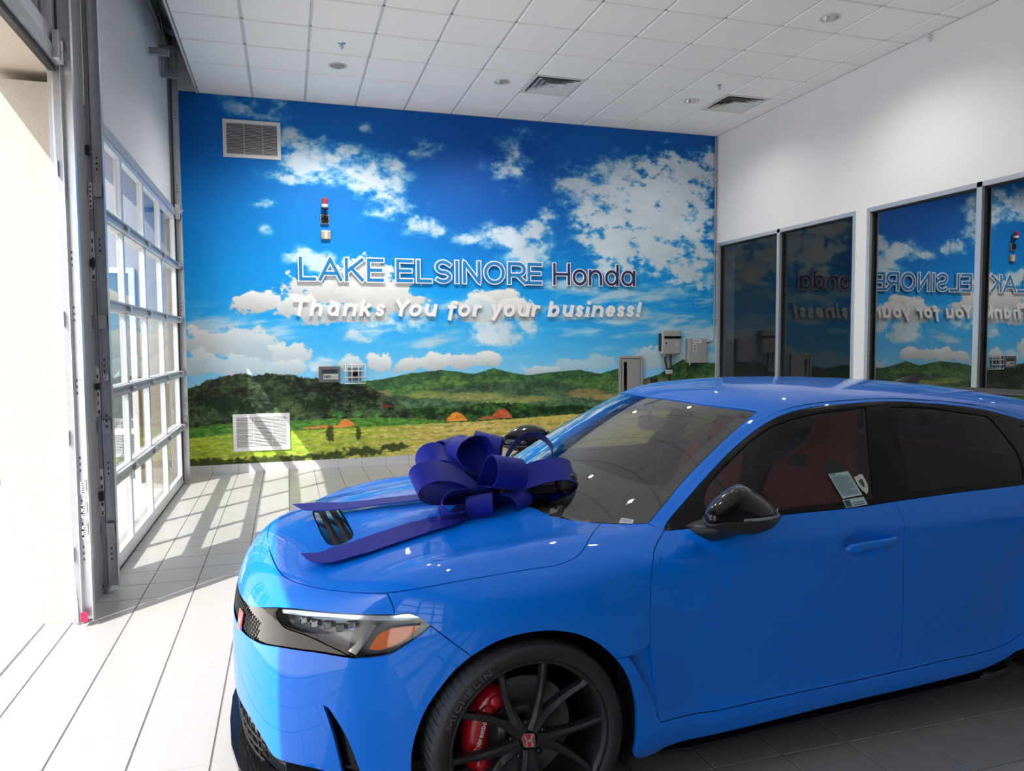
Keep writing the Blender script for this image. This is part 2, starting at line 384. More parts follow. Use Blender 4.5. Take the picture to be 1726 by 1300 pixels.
# ------------------------------------------------------------------ panel seams measured on the body, millimetres (u, v, z), left side
CV = {
    'hood_front': [(-711,210,806),(-735,53,801),(-740,-9,799),(-740,-110,798),(-731,-244,795),(-716,-375,790),(-694,-458,788),(-654,-538,789),(-597,-617,792),(-519,-697,797),(-454,-752,803),(-417,-774,806)],
    'hood_side': [(-417,-774,806),(-335,-805,818),(-191,-831,836),(38,-845,851),(106,-848,853),(138,-845,856),(173,-838,862),(208,-827,871),(237,-807,883),(265,-782,898),(302,-742,913),(354,-672,913),(401,-618,915)],
    'hood_rear': [(401,-618,915),(371,-587,914),(336,-561,916),(301,-525,919),(260,-485,924)],
    'screen_base': [(401,-618,915),(449,-663,918),(534,-723,926)],
    'screen_side': [(534,-723,926),(616,-700,985),(705,-670,1049),(845,-632,1137),(991,-595,1221),(1130,-561,1292)],
    'screen_top': [(1130,-561,1292),(1110,-534,1297),(1085,-502,1300),(1020,-395,1308),(973,-251,1317),(943,-60,1321),(959,186,1320)],
    'dlo_top': [(567,-777,910),(597,-755,936),(670,-735,988),(762,-709,1051),(943,-660,1164),(1085,-633,1237),(1202,-626,1281),(1380,-628,1309),(1593,-626,1316),(1695,-623,1317),(1828,-626,1314),(1913,-634,1307),(2080,-645,1292),(2289,-660,1262),(2375,-668,1242),(2503,-677,1209)],
    'belt': [(567,-777,910),(609,-790,912),(706,-829,924),(1011,-860,946),(1343,-864,946),(1546,-861,953),(1906,-856,961),(2267,-854,965)],
    'door_front': [(567,-777,910),(512,-824,884),(481,-854,865),(455,-887,824),(444,-898,768),(439,-903,721),(435,-911,623),(434,-913,580),(438,-914,549),(446,-914,455),(457,-911,376),(462,-911,330),(475,-912,295)],
    'door_bottom': [(475,-912,295),(693,-891,284),(947,-891,286),(1218,-890,287),(1551,-890,289),(1694,-889,291),(1832,-889,293),(1973,-889,293),(2119,-889,304),(2184,-896,330),(2226,-903,355)],
    'door_mid': [(1548,-861,952),(1551,-877,924),(1553,-894,887),(1545,-905,810),(1552,-901,695),(1559,-896,603),(1570,-888,460),(1574,-883,365),(1551,-890,289)],
    'sill_bottom': [(392,-903,181),(441,-894,175),(486,-904,196),(522,-901,201),(671,-889,197),(1238,-893,211),(1698,-895,215),(2002,-897,227),(2106,-900,248),(2173,-906,275),(2219,-910,285)],
    'skirt_bottom': [(490,-897,185),(685,-870,162),(1257,-873,165),(1712,-884,182),(1984,-883,181)],
    'arch': [(-365,-850,268),(-362,-850,324),(-345,-857,397),(-317,-867,466),(-276,-880,529),(-235,-891,579),(-185,-902,621),(-122,-913,654),(-58,-920,672),(31,-926,677),(91,-928,670),(157,-929,651),(221,-929,617),(265,-929,580),(298,-928,547),(332,-926,498),(360,-922,437),(374,-920,377),(375,-923,307),(365,-936,255),(364,-925,212),(392,-903,181)],
    'split_low': [(-301,-859,717),(-210,-895,642),(-185,-902,621)],
    'split_up': [(-417,-774,806),(-406,-798,779),(-400,-812,748)],
    'mask_top': [(-301,-859,717),(-331,-843,740),(-354,-831,752),(-376,-821,752),(-400,-812,748),(-494,-762,744),(-563,-714,741),(-609,-674,738),(-680,-597,730),(-728,-530,717),(-813,-348,671),(-833,-276,656),(-840,-225,660),(-860,-28,648)],
    'mask_bot': [(-301,-859,717),(-334,-851,688),(-382,-836,655),(-418,-822,632),(-472,-797,619),(-514,-775,615),(-534,-762,615),(-615,-705,619),(-642,-681,618),(-730,-580,606),(-787,-478,585),(-850,-287,512),(-855,-252,537),(-857,-227,564)],
    'lens_low': [(-514,-775,615),(-532,-764,618),(-548,-752,628),(-565,-740,635),(-630,-684,659),(-670,-641,667),(-714,-582,671),(-731,-547,686),(-735,-527,705),(-728,-530,717)],
    'amber': [(-332,-848,717),(-416,-814,706),(-453,-799,687),(-483,-789,640),(-448,-807,638),(-380,-835,670),(-351,-844,695)],
    'open_edge': [(-868,-169,290),(-855,-256,297),(-823,-391,294),(-790,-478,267),(-763,-529,233),(-756,-542,228),(-748,-555,227)],
    'bump_bot': [(-748,-555,227),(-685,-642,239),(-622,-702,243),(-522,-770,226),(-422,-821,198)],
    'slit': [(-610,-717,457),(-597,-727,450),(-583,-738,428),(-549,-759,366),(-509,-780,250),(-480,-788,172),(-536,-754,165),(-560,-748,249),(-583,-737,361),(-604,-722,439)],
    'blade_top': [(298,-928,547),(345,-926,549)],
    'blade_rear': [(345,-926,549),(368,-924,516),(399,-921,465),(436,-914,400),(462,-911,330)],
    'vent_top': [(345,-926,549),(381,-922,555),(422,-916,567),(434,-913,580)],
    'glass_front': [(730,-812,951),(742,-765,999),(799,-719,1060),(924,-687,1138),(1083,-654,1223),(1180,-653,1255),(1357,-654,1286),(1572,-648,1298),(1609,-642,1303),(1537,-734,1169),(1485,-803,1052),(1447,-850,971),(1018,-851,962)],
    'glass_rear': [(1738,-647,1298),(1693,-740,1160),(1680,-782,1089),(1635,-847,977),(1920,-845,981),(2286,-839,989),(2307,-821,1018),(2332,-775,1086),(2316,-732,1152),(2284,-687,1226),(2273,-681,1236),(2124,-673,1260),(1967,-658,1283)],
    'vent_hood': [(-546,117,862),(-553,-5,861),(-553,-145,859),(-547,-237,856),(-535,-325,853),(-522,-355,854),(-494,-362,860),(-454,-318,874),(-449,-316,875),(-452,-211,881),(-455,-65,885),(-452,16,887)],
    'sticker_ws': [(450,-661,920),(467,-651,936),(499,-685,933),(488,-693,921)],
}
CV = {k: [tuple(x/1000 for x in p) for p in v] for k, v in CV.items()}
def crom(pts, step=.018):
    """Catmull-Rom through the points, resampled to an even step"""
    P = [np.array(p, float) for p in pts]
    if len(P) == 2: dense = [P[0]+(P[1]-P[0])*t for t in np.linspace(0, 1, 12)]
    else:
        dense = []
        Q = [2*P[0]-P[1]]+P+[2*P[-1]-P[-2]]
        for i in range(1, len(Q)-2):
            p0, p1, p2, p3 = Q[i-1], Q[i], Q[i+1], Q[i+2]
            t0 = 0; t1 = np.linalg.norm(p1-p0)**.5+1e-6; t2 = t1+np.linalg.norm(p2-p1)**.5+1e-6; t3 = t2+np.linalg.norm(p3-p2)**.5+1e-6
            for t in np.linspace(t1, t2, 14, endpoint=False):
                a1 = (t1-t)/(t1-t0)*p0+(t-t0)/(t1-t0)*p1; a2 = (t2-t)/(t2-t1)*p1+(t-t1)/(t2-t1)*p2; a3 = (t3-t)/(t3-t2)*p2+(t-t2)/(t3-t2)*p3
                b1 = (t2-t)/(t2-t0)*a1+(t-t0)/(t2-t0)*a2; b2 = (t3-t)/(t3-t1)*a2+(t-t1)/(t3-t1)*a3
                dense.append((t2-t)/(t2-t1)*b1+(t-t1)/(t2-t1)*b2)
        dense.append(P[-1])
    D = np.array(dense); s = np.concatenate([[0], np.cumsum(np.linalg.norm(np.diff(D, axis=0), axis=1))])
    n = max(2, int(round(s[-1]/step))+1); q = np.linspace(0, s[-1], n)
    return [np.array([np.interp(x, s, D[:, k]) for k in range(3)]) for x in q]
def cv(name, a=None, b=None, rev=False, step=.018):
    p = CV[name] if isinstance(name, str) else list(name)
    p = p[a:b]
    r = crom(p, step)
    return r[::-1] if rev else r
def mir(pts): return [np.array([p[0], -p[1], p[2]]) for p in pts]
def join(*cs):
    out = []
    for c in cs:
        for p in c:
            if not out or np.linalg.norm(p-out[-1]) > .004: out.append(np.array(p, float))
    while np.linalg.norm(out[0]-out[-1]) < .004: out.pop()
    return out
def symloop(half):
    """half runs from the centre line to the centre line on the left; closes it over the right side"""
    return join(half, mir(half)[::-1])
def tp(u, v): return (u, v, float(top(np.array(u), np.array(v))))
def sp(u, z):
    P, h = cast(np.array([[u, -1.6, z]]), np.array([[0., 1., 0.]]), 0., 1.5, 120, 30)
    return tuple(P[0])
AX = .5
def to_dom(P, mode):
    P = np.asarray(P, float)
    if mode == 'cyl': return np.stack([P[:, 0], np.arctan2(P[:, 2]-AX, -P[:, 1])*.85], 1)
    c = np.array([.1, 0, .45]) if mode == 'nose' else np.array([2.6, 0, .5]); s = -1. if mode == 'nose' else 1.
    d = P-c; return np.stack([np.arctan2(-d[:, 1], s*d[:, 0])*.85, np.arctan2(d[:, 2], np.hypot(d[:, 0], d[:, 1]))*.85], 1)
def from_dom(D, mode):
    n = len(D)
    if mode == 'cyl':
        a = D[:, 1]/.85; o = np.stack([D[:, 0], np.zeros(n), np.full(n, AX)], 1); d = np.stack([np.zeros(n), -np.cos(a), np.sin(a)], 1)
    else:
        s = -1. if mode == 'nose' else 1.; c = [.1, 0, .45] if mode == 'nose' else [2.6, 0, .5]
        az = D[:, 0]/.85; el = D[:, 1]/.85
        o = np.tile(c, (n, 1)).astype(float); d = np.stack([s*np.cos(az)*np.cos(el), -np.sin(az)*np.cos(el), np.sin(el)], 1)
    a = np.full(n, .05); b = np.full(n, 2.6)
    for _ in range(30):
        m = (a+b)/2; ins = field(o+m[:, None]*d) < 0
        a = np.where(ins, m, a); b = np.where(ins, b, m)
    return o+a[:, None]*d
def inside(Q, poly):
    x, y = Q[:, 0], Q[:, 1]; r = np.zeros(len(Q), bool); n = len(poly); j = n-1
    for i in range(n):
        xi, yi = poly[i]; xj, yj = poly[j]
        cr = ((yi > y) != (yj > y)) & (x < (xj-xi)*(y-yi)/((yj-yi) if yj != yi else 1e-12)+xi)
        r ^= cr; j = i
    return r
def panel_mesh(loop, mode, holes=(), depth=None, gap=.0016, flange=.012, h=.035):
    D = to_dom(loop, mode); HD = [to_dom(q, mode) for q in holes]
    lo, hi = D.min(0), D.max(0)
    gx = np.arange(lo[0], hi[0], h); gy = np.arange(lo[1], hi[1], h*.866)
    G = np.array([(x+(h/2 if j % 2 else 0), y) for j, y in enumerate(gy) for x in gx])
    keep = inside(G, D)
    for q in HD: keep &= ~inside(G, q)
    G = G[keep]
    B = np.concatenate([D]+HD)
    if len(G):
        dmin = np.full(len(G), 9.)
        for b in B: dmin = np.minimum(dmin, np.hypot(G[:, 0]-b[0], G[:, 1]-b[1]))
        G = G[dmin > .5*h]
    co = [Vector((float(p[0]), float(p[1]))) for p in np.concatenate([B, G])]
    ed = []; o = 0
    for q in [D]+HD:
        k = len(q); ed += [(o+i, o+(i+1) % k) for i in range(k)]; o += k
    vs, es, fs, _, _, _ = delaunay_2d_cdt(co, ed, [], 0, 1e-6)
    V = np.array([(p.x, p.y) for p in vs]); F = np.array([tuple(f) for f in fs])
    C = V[F].mean(1); k = inside(C, D)
    for q in HD: k &= ~inside(C, q)
    F = F[k]
    use = np.unique(F); re = -np.ones(len(V), int); re[use] = np.arange(len(use)); F = re[F]; V = V[use]
    P = from_dom(V, mode); N = grad(P)
    fn = np.cross(P[F[:, 1]]-P[F[:, 0]], P[F[:, 2]]-P[F[:, 0]])
    if (fn*N[F[:, 0]]).sum() < 0: F = F[:, ::-1]
    cnt = {}
    for f in F:
        for a, b in ((f[0], f[1]), (f[1], f[2]), (f[2], f[0])): cnt[(a, b)] = 1
    bd = [(a, b) for a, b in cnt if (b, a) not in cnt]
    inw = np.zeros_like(P)
    for a, b in bd:
        t = P[b]-P[a]; t = t/(np.linalg.norm(t)+1e-9)
        inw[a] += np.cross(N[a], t); inw[b] += np.cross(N[b], t)
    l = np.linalg.norm(inw, axis=1, keepdims=True); inw = np.where(l > 1e-6, inw/np.maximum(l, 1e-6), 0)
    P = P+inw*gap
    if depth is not None:
        d = depth(P) if callable(depth) else depth
        P = P-N*(np.asarray(d)[:, None] if np.ndim(d) else d)
    verts = [tuple(p) for p in P]; norms = [tuple(n) for n in N]; faces = [tuple(int(i) for i in f) for f in F]
    if flange:
        m = {}
        def dv(i, low):
            key = (i, low)
            if key not in m:
                m[key] = len(verts); verts.append(tuple(P[i]-(N[i]*flange if low else 0))); norms.append(tuple(-inw[i]))
            return m[key]
        for a, b in bd: faces.append((dv(b, 0), dv(a, 0), dv(a, 1), dv(b, 1)))
    return verts, norms, faces
def mesh_n(name, verts, norms, faces, m):
    me = bpy.data.meshes.new(name); me.from_pydata(verts, [], faces)
    me.polygons.foreach_set('use_smooth', [True]*len(faces)); me.update()
    me.normals_split_custom_set_from_vertices(norms); me.materials.append(m)
    return me
def panel(name, loop, mode, m, parent, mirror=False, lining=None, label=None, **k):
    v, n, f = panel_mesh(loop, mode, **k)
    out = []
    for s in ((1, -1) if mirror else (1,)):
        vv = v if s == 1 else [(p[0], -p[1], p[2]) for p in v]
        nn = n if s == 1 else [(p[0], -p[1], p[2]) for p in n]
        ff = f if s == 1 else [tuple(reversed(q)) for q in f]
        par = parent[0 if s == 1 else 1] if isinstance(parent, (list, tuple)) else parent
        o = put(name, mesh_n(name, vv, nn, ff, m), par)
        if label: o['label'] = label
        if lining:
            iv = [tuple(np.array(a)-np.array(b)*.022) for a, b in zip(vv, nn)]
            me = bpy.data.meshes.new('inner_lining'); me.from_pydata(iv, [], [tuple(reversed(q)) for q in ff]); me.materials.append(lining)
            put('inner_lining', me, o, label='dark inner trim')
        out.append(o)
    return out if mirror else out[0]

# ------------------------------------------------------------------ car
TH = math.radians(3.2)
CAR = thing('car', 'bright blue hatchback wearing a large dark blue gift bow, parked on the white tiles', 'car', (1.8576, -.1554, 0), TH)
paint = mat('blue_paint', (.0, .17, .74), rough=.45, coat=.7, spec=.08)
black_gloss = mat('gloss_black', (.006, .006, .007), rough=.12, coat=.6, spec=.2)
black_mat = mat('matt_black', (.012, .012, .013), rough=.55)
black_trim = mat('black_trim', (.006, .006, .007), rough=.3, spec=.15)
lining_m = grain(mat('cabin_lining', (.016, .017, .018), rough=.8), 40, .1)
red_cloth = grain(mat('red_seat_cloth', (.20, .010, .016), rough=.85), 160, .25, .3)
glass_car = thin_glass('window_glass', (.50, .57, .54), 1.5, 1.2)
glass_ws = thin_glass('windshield_glass', (.80, .86, .82), 1.5, 3.2)
chrome = mat('chrome', (.75, .76, .78), rough=.08, metal=1.)
alu = mat('brushed_silver', (.45, .46, .47), rough=.3, metal=1.)

hf = [(-.745, 0, .8)]+[p for p in CV['hood_front'] if p[1] < -.05]
hr = CV['hood_rear']+[tp(.205, -.36), tp(.155, -.18), tp(.14, 0)]
hood_half = join(cv(hf), cv('hood_side'), cv(hr))
vent = [p for p in CV['vent_hood'] if p[1] < -.2]
vh = [tp(-.555, 0), tp(-.555, -.14), tp(-.55, -.24), tp(-.54, -.32), tp(-.52, -.352), tp(-.49, -.355), tp(-.462, -.335), tp(-.452, -.30), tp(-.45, -.15), tp(-.45, 0)]
vent_loop = symloop(join(cv(vh[:5]), cv(vh[4:7]), cv(vh[6:])))
hood_o = panel('hood', symloop(hood_half), 'cyl', paint, CAR, holes=[vent_loop], h=.03)
panel('vent_tray', vent_loop, 'cyl', black_mat, hood_o, depth=.03, gap=-.004)
for k, (ua, ub) in enumerate(((-.553, -.528), (-.508, -.485), (-.466, -.452))):
    q = symloop(join(cv([tp(ua, 0), tp(ua+.003, -.15), tp(ua+.012, -.318)]), cv([tp(ub+.01, -.318), tp(ub, -.15), tp(ub, 0)])))
    panel('vent_slat', q, 'cyl', black_gloss, hood_o, depth=lambda P, a=ua, b=ub: .004+.014*np.clip((P[:, 0]-a)/(b-a), 0, 1), gap=0, h=.02, label='gloss black slat of the hood vent')
mb = MB()
for i in range(44):
    v0 = -.31+i*.0141
    for u0 in (-.525, -.484):
        for sg in (-1, 1):
            a = np.array(tp(u0, v0)); b = np.array(tp(u0+.014, v0+sg*.007)); mb.tube([a-np.array([0, 0, .02]), b-np.array([0, 0, .02])], .0016, 4, False)
mb.build('vent_mesh', black_mat, hood_o, kind='stuff')

fender_loop = join(cv('split_up'), cv('mask_top', 0, 5, rev=True), cv('split_low'), cv('arch', 6, 15), cv('blade_top'), cv('vent_top'),
                   cv('door_front', 0, 8, rev=True), cv([CV['door_front'][0], CV['screen_base'][-1]]), cv('screen_base', rev=True), cv('hood_side', rev=True))
panel('fender', fender_loop, 'cyl', paint, CAR, mirror=True)
nose_half = join(cv(hf), cv('split_up'), cv(CV['mask_top'][4:11]+[(-.845, -.2, .66), (-.862, 0, .657)]))
panel('bumper_top', symloop(nose_half), 'nose', paint, CAR, h=.03)
mb_s = CV['mask_bot'][:10]+[(-.79, -.48, .588), (-.835, -.33, .572), (-.865, -.16, .565), (-.875, 0, .563)]
arch_lo = CV['arch'][:7]
bump_half = join(cv(mb_s, rev=True), cv('split_low'), cv(arch_lo, rev=True), cv([arch_lo[0], (-.365, -.845, .16)]),
                 cv([(-.365, -.845, .16)]+CV['bump_bot'][::-1][1:]), cv('open_edge', rev=True), cv([CV['open_edge'][0], (-.882, 0, .298)]))
slit = join(cv(CV['slit']+[CV['slit'][0]]))
bump = panel('front_bumper', symloop(bump_half), 'nose', paint, CAR, holes=[slit, mir(slit)], h=.03)
panel('air_slit', slit, 'nose', black_gloss, (bump, bump), mirror=True, depth=.03, gap=-.003, label='black air slit')
low_half = join(cv([(-.882, 0, .300), CV['open_edge'][0]]), cv('open_edge'), cv(CV['bump_bot'][:-1]+[(-.365, -.845, .162)]), cv([(-.365, -.845, .162), (-.365, -.83, .137)]),
                cv([(-.365, -.83, .137), (-.55, -.73, .137), (-.72, -.55, .137), (-.82, -.3, .137), (-.86, 0, .137)]))
lowg = panel('lower_grille', symloop(low_half), 'nose', black_gloss, CAR, depth=.02, gap=-.002, label='gloss black lower grille')
mb = MB()
for i in range(13):
    v0 = -.42+i*.07
    P = from_dom(to_dom(np.array([(-.8, v0, z) for z in (.15, .19, .23, .27)]), 'nose'), 'nose'); P[:, 0] += .008
    mb.tube([tuple(p) for p in P], .004, 5)
for z in (.17, .205, .24):
    P = from_dom(to_dom(np.array([(-.8, v, z) for v in np.linspace(-.46, .46, 15)]), 'nose'), 'nose'); P[:, 0] += .008
    mb.tube([tuple(p) for p in P], .004, 5)
mb.build('grille_mesh', black_mat, lowg, kind='stuff')
lip = [(-.90, 0), (-.893, -.2), (-.868, -.36), (-.815, -.52), (-.74, -.64), (-.62, -.75), (-.45, -.85), (-.37, -.875), (-.37, -.76), (-.6, -.62), (-.76, -.35), (-.78, 0)]
lipf = lip+[(u, -v) for u, v in lip[-2:0:-1]]
m_ = MB().prism(lipf, .098, .116, lambda a, b, d: (a, b, d)); m_.build('front_lip', black_gloss, CAR, label='black front lip')

# grille band between the headlights, set back towards the centre
mask_half = join(cv([(-.862, 0, .655), (-.845, -.2, .659)]+CV['mask_top'][10:8:-1]), cv('lens_low', rev=True)[0:], cv(mb_s[5:]))
band = panel('grille_band', symloop(mask_half), 'nose', black_gloss, CAR, depth=.009, gap=-.001, flange=-.008, h=.025, label='gloss black grille band')
mb = MB()
def band_pt(v, z, out=.006):
    p = from_dom(to_dom(np.array([(-.83, v, z)]), 'nose'), 'nose')[0]
    n = grad(p[None])[0]; return p-n*(.009-out)
zs = [.578, .592, .606, .620, .634, .648]
for i in range(-18, 19):
    for j in range(len(zs)-1):
        v0 = i*.024+(.012 if j % 2 else 0); ax = abs(v0)
        if ax > .44: continue
        a = band_pt(v0, zs[j]); b = band_pt(v0+.012, zs[j+1]); c_ = band_pt(v0-.012, zs[j+1])
        mb.tube([a, b], .0022, 4, False); mb.tube([a, c_], .0022, 4, False)
mb.build('grille_mesh', black_trim, band, kind='stuff')
# red H badge on the grille
red_badge = mat('red_badge', (.55, .01, .02), rough=.2, coat=1.)
def badge_frame(o, ex, ey, en):
    o, ex, ey, en = map(np.array, (o, ex, ey, en)); return lambda a, b, d: tuple(o+a*ex+b*ey+d*en)
def h_badge(parent, o, ex, ey, en, s, name='badge'):
    fr = badge_frame(o, ex, ey, en); rr = .16*s
    def rrect(w, hh, r, n=5):
        pts = []
        for cx, cy, a0 in ((w-r, hh-r, 0), (-w+r, hh-r, 90), (-w+r, -hh+r, 180), (w-r, -hh+r, 270)):
            pts += [(cx+r*math.cos(math.radians(a0+90*i/n)), cy+r*math.sin(math.radians(a0+90*i/n))) for i in range(n+1)]
        return [(x*(1+.10*y/hh), y) for x, y in pts]
    b = MB(); b.prism(rrect(.5*s, .55*s, rr), 0, .003, fr); bo = b.build(name, mat('badge_silver', (.8, .8, .8), rough=.15, metal=1.), parent, label='chrome edged red H badge')
    b = MB(); b.prism(rrect(.45*s, .50*s, rr), .003, .0042, fr); b.build('badge_field', red_badge, bo, label='red field')
    b = MB()
    for sg in (-1, 1):
        b.prism([(sg*x, y) for x, y in ((.16*s, -.46*s), (.30*s, -.46*s), (.27*s, -.12*s), (.27*s, .1*s), (.40*s, .46*s), (.27*s, .46*s), (.14*s, .10*s), (.14*s, -.1*s))], .0042, .0055, fr)
    b.prism([(-.2*s, -.09*s), (.2*s, -.09*s), (.2*s, .09*s), (-.2*s, .09*s)], .0042, .0055, fr)
    b.build('badge_letter', mat('badge_silver'), bo, label='silver letter H')
p0 = band_pt(-.27, .60, .012); n0 = grad(p0[None])[0]; ey0 = np.array([0, 0, 1.]); ex0 = np.cross(ey0, n0); ex0 /= np.linalg.norm(ex0); ey0 = np.cross(n0, ex0)
h_badge(band, p0, ex0, ey0, n0, .062)

# headlights
lens_loop = join(cv('lens_low'), cv('mask_top', 0, 10, rev=True), cv('mask_bot', 0, 6))
lens_glass = thin_glass('headlight_lens', (.9, .92, .93), 1.5, 1.1)
lens = panel('headlight', lens_loop, 'nose', lens_glass, CAR, mirror=True, gap=.001, flange=0, h=.02, label='clear lens headlight with amber side marker')
panel('headlight_housing', lens_loop, 'nose', mat('lamp_housing', (.22, .22, .225), rough=.3, metal=.75), lens, mirror=True, depth=.045, gap=-.003, h=.03, flange=-.045, label='dark silver reflector housing')
drl = join(cv(CV['mask_top'][1:10]), cv([CV['mask_top'][9], (-.735, -.55, .705)]), cv([(-.735, -.55, .705), (-.66, -.625, .712), (-.58, -.695, .722), (-.5, -.755, .722), (-.43, -.80, .725), (-.36, -.83, .728), CV['mask_top'][1]]))
panel('daylight_strip', drl, 'nose', mat('drl_strip', (.8, .83, .86), rough=.12, metal=.7), lens, mirror=True, depth=.012, gap=.003, flange=.02, h=.02, label='bright silver light strip')
amb = join(cv(CV['amber'][:2]), cv(CV['amber'][1:4]), cv(CV['amber'][3:]+[CV['amber'][0]]))
panel('amber_reflector', amb, 'nose', grain(mat('amber', (.72, .13, .01), rough=.25, coat=1.), 120, .3, .3), lens, mirror=True, depth=.012, gap=.001, flange=.02, h=.015, label='amber side reflector')
dv = join(cv([(-.455, -.79, .715), (-.49, -.78, .66), (-.52, -.77, .62)]), cv([(-.54, -.755, .63), (-.51, -.775, .67), (-.475, -.78, .715), (-.455, -.79, .715)]))
panel('lamp_divider', dv, 'nose', chrome, lens, mirror=True, depth=.012, gap=0, flange=.03, h=.015, label='chrome divider')
for (u0, v0, z0) in ((-.655, -.60, .695), (-.625, -.635, .69), (-.585, -.67, .692), (-.55, -.70, .688), (-.52, -.725, .70)):
    for sg, le in ((1, lens[0]), (-1, lens[1])):
        P = from_dom(to_dom(np.array([(u0, v0, z0)]), 'nose'), 'nose')[0]; n = grad(P[None])[0]
        c0 = P-n*.03; c0[1] *= sg; b = MB(); b.box(tuple(c0-.011), tuple(c0+.011), .003); b.build('projector', chrome, le, label='small chrome projector')

# blade, sill, skirt
rear_arch = [(2.735+.375*math.cos(math.radians(a)), .315+.375*math.sin(math.radians(a))) for a in np.linspace(167, -18, 20)]
ra = [sp(u, z) for u, z in rear_arch]
sill_loop = join(cv('blade_top'), cv('blade_rear'), cv('door_front', 11, 13), cv('door_bottom'), cv([CV['door_bottom'][-1], sp(2.30, .395), ra[0]]),
                 cv([ra[0], sp(2.362, .30)]), cv([sp(2.362, .30), CV['sill_bottom'][-1]]), cv('sill_bottom', rev=True), cv('arch', 14, 22, rev=True))
panel('side_sill', sill_loop, 'cyl', paint, CAR, mirror=True, h=.03)
vent_l = join(cv('vent_top'), cv('door_front', 7, 12), cv('blade_rear', rev=True))
panel('fender_vent', vent_l, 'cyl', paint, CAR, mirror=True, depth=lambda P: .042*sstep(.47-P[:, 0], 0, .10), gap=-.001, h=.02)
for sg in (-1, 1):
    b = MB(); b.loft([[(u, sg*.84, .135), (u, sg*(.885 if 0 < i < 6 else .86), .150+.004*i), (u, sg*(.885 if 0 < i < 6 else .86), .165+.004*i), (u, sg*.80, .215+.004*i), (u, sg*.78, .135)] for i, u in enumerate((.47, .6, .9, 1.3, 1.7, 2.0, 2.2))], smooth=False)
    b.build('side_skirt', black_gloss, CAR, label='gloss black skirt under the sill')

# doors
dl_ext = CV['dlo_top']+[sp(2.75, 1.15), sp(3.0, 1.085), sp(3.16, 1.03)]
belt_ext = CV['belt']+[sp(2.5, .978), sp(2.8, .988), sp(3.05, 1.0), sp(3.16, 1.03)]
cdoor = [sp(2.5, .978), sp(2.47, .82), sp(2.41, .64), sp(2.32, .48), CV['door_bottom'][-1]]
fd = panel('front_door', join(cv('door_front'), cv('door_bottom', 0, 5), cv('door_mid', rev=True), cv('belt', 0, 6, rev=True)), 'cyl', paint, CAR, mirror=True, lining=lining_m, h=.028)
rd = panel('rear_door', join(cv('door_mid'), cv('door_bottom', 4), cv(cdoor, rev=True), cv(belt_ext[5:9], rev=True)), 'cyl', paint, CAR, mirror=True, lining=lining_m, h=.028)
def handle(u0, u1, z, doors):
    for s_, dd in zip((1, -1), doors):
        rings = []
        for t in np.linspace(0, 1, 17):
            u = u0+(u1-u0)*t; e = min(1., (min(t, 1-t)/.10)); e = math.sqrt(max(e, .08))
            x, _, _ = sp(u, z); v = float(-width(np.array(u), np.array(.76)))-.004-.018*min(1, min(t, 1-t)/.16)
            hz = .0165*e*(1.15 if t < .35 else 1.0); dy = .010*e
            rings.append([(u, s_*(v+dy*math.cos(a)), z+.004*(t-.5)*4+hz*math.sin(a)) for a in np.linspace(0, 2*math.pi, 12, endpoint=False)])
        MB().loft(rings).build('door_handle', paint, dd)
handle(1.255, 1.508, .815, fd); handle(2.34, 2.57, .825, rd)
quarter = join(cv([cdoor[0]]+belt_ext[9:]), cv([belt_ext[-1], sp(3.22, 1.0)]), cv([sp(3.22, z) for z in (1.0, .8, .6, .4, .22)]), cv([sp(3.22, .22), ra[-1]]), cv(ra, rev=True),
               cv([ra[0], sp(2.30, .395), CV['door_bottom'][-1]]), cv(cdoor, rev=True))
panel('rear_quarter', quarter, 'cyl', paint, CAR, mirror=True)
# roof with both A pillars
r_end = [tp(3.22, 0), tp(3.22, -.2), tp(3.22, -.38), tp(3.22, -.5), sp(3.22, 1.06), sp(3.22, 1.0)]
roof_half = join(cv(CV['screen_top'][:6]+[(.94, 0, 1.322)], rev=True), cv('screen_side', rev=True), cv([CV['screen_base'][-1], CV['door_front'][0]]), cv(dl_ext), cv([dl_ext[-1], r_end[-1]]), cv(r_end, rev=True))
rg = symloop(join(cv([tp(2.72, 0), tp(2.73, -.25), tp(2.78, -.5)]), cv([tp(2.78, -.5), tp(3.14, -.46)]), cv([tp(3.14, -.46), tp(3.17, -.2), tp(3.17, 0)])))
roof_o = panel('roof', symloop(roof_half), 'cyl', paint, CAR, holes=[rg], lining=lining_m, h=.03)
panel('rear_window', rg, 'cyl', glass_car, CAR, depth=.003, flange=0, gap=0)
# glass
ws_half = join(cv([tp(.145, 0), tp(.16, -.18), tp(.21, -.36)]+CV['hood_rear'][::-1]), cv('screen_base'), cv('screen_side'), cv(CV['screen_top'][:6]+[(.94, 0, 1.322)]))
ws_loop = symloop(ws_half)
wsg = panel('windshield', ws_loop, 'cyl', glass_ws, CAR, gap=.003, flange=0, depth=.002, h=.03)
def shrink(loop, mode, d, extra=None):
    """loop moved inwards along the surface by d (extra: function of point giving more)"""
    P = np.array(loop); N = grad(P); T = np.roll(P, -1, 0)-np.roll(P, 1, 0); T /= np.linalg.norm(T, axis=1, keepdims=True)
    I = np.cross(N, T); c = P.mean(0)
    if ((c-P)*I).sum() < 0: I = -I
    dd = np.full(len(P), d)+(extra(P) if extra else 0)
    Q = from_dom(to_dom(P+I*dd[:, None], mode), mode)
    return [q for q in Q[::2]]
inner = shrink(ws_loop, 'cyl', .05, lambda P: .05*sstep(1.02-P[:, 2], 0, .06)*sstep(.62-np.abs(P[:, 1]), 0, .08))
panel('black_border', ws_loop, 'cyl', black_mat, wsg, holes=[inner], depth=.007, gap=.003, flange=0, label='black printed border')
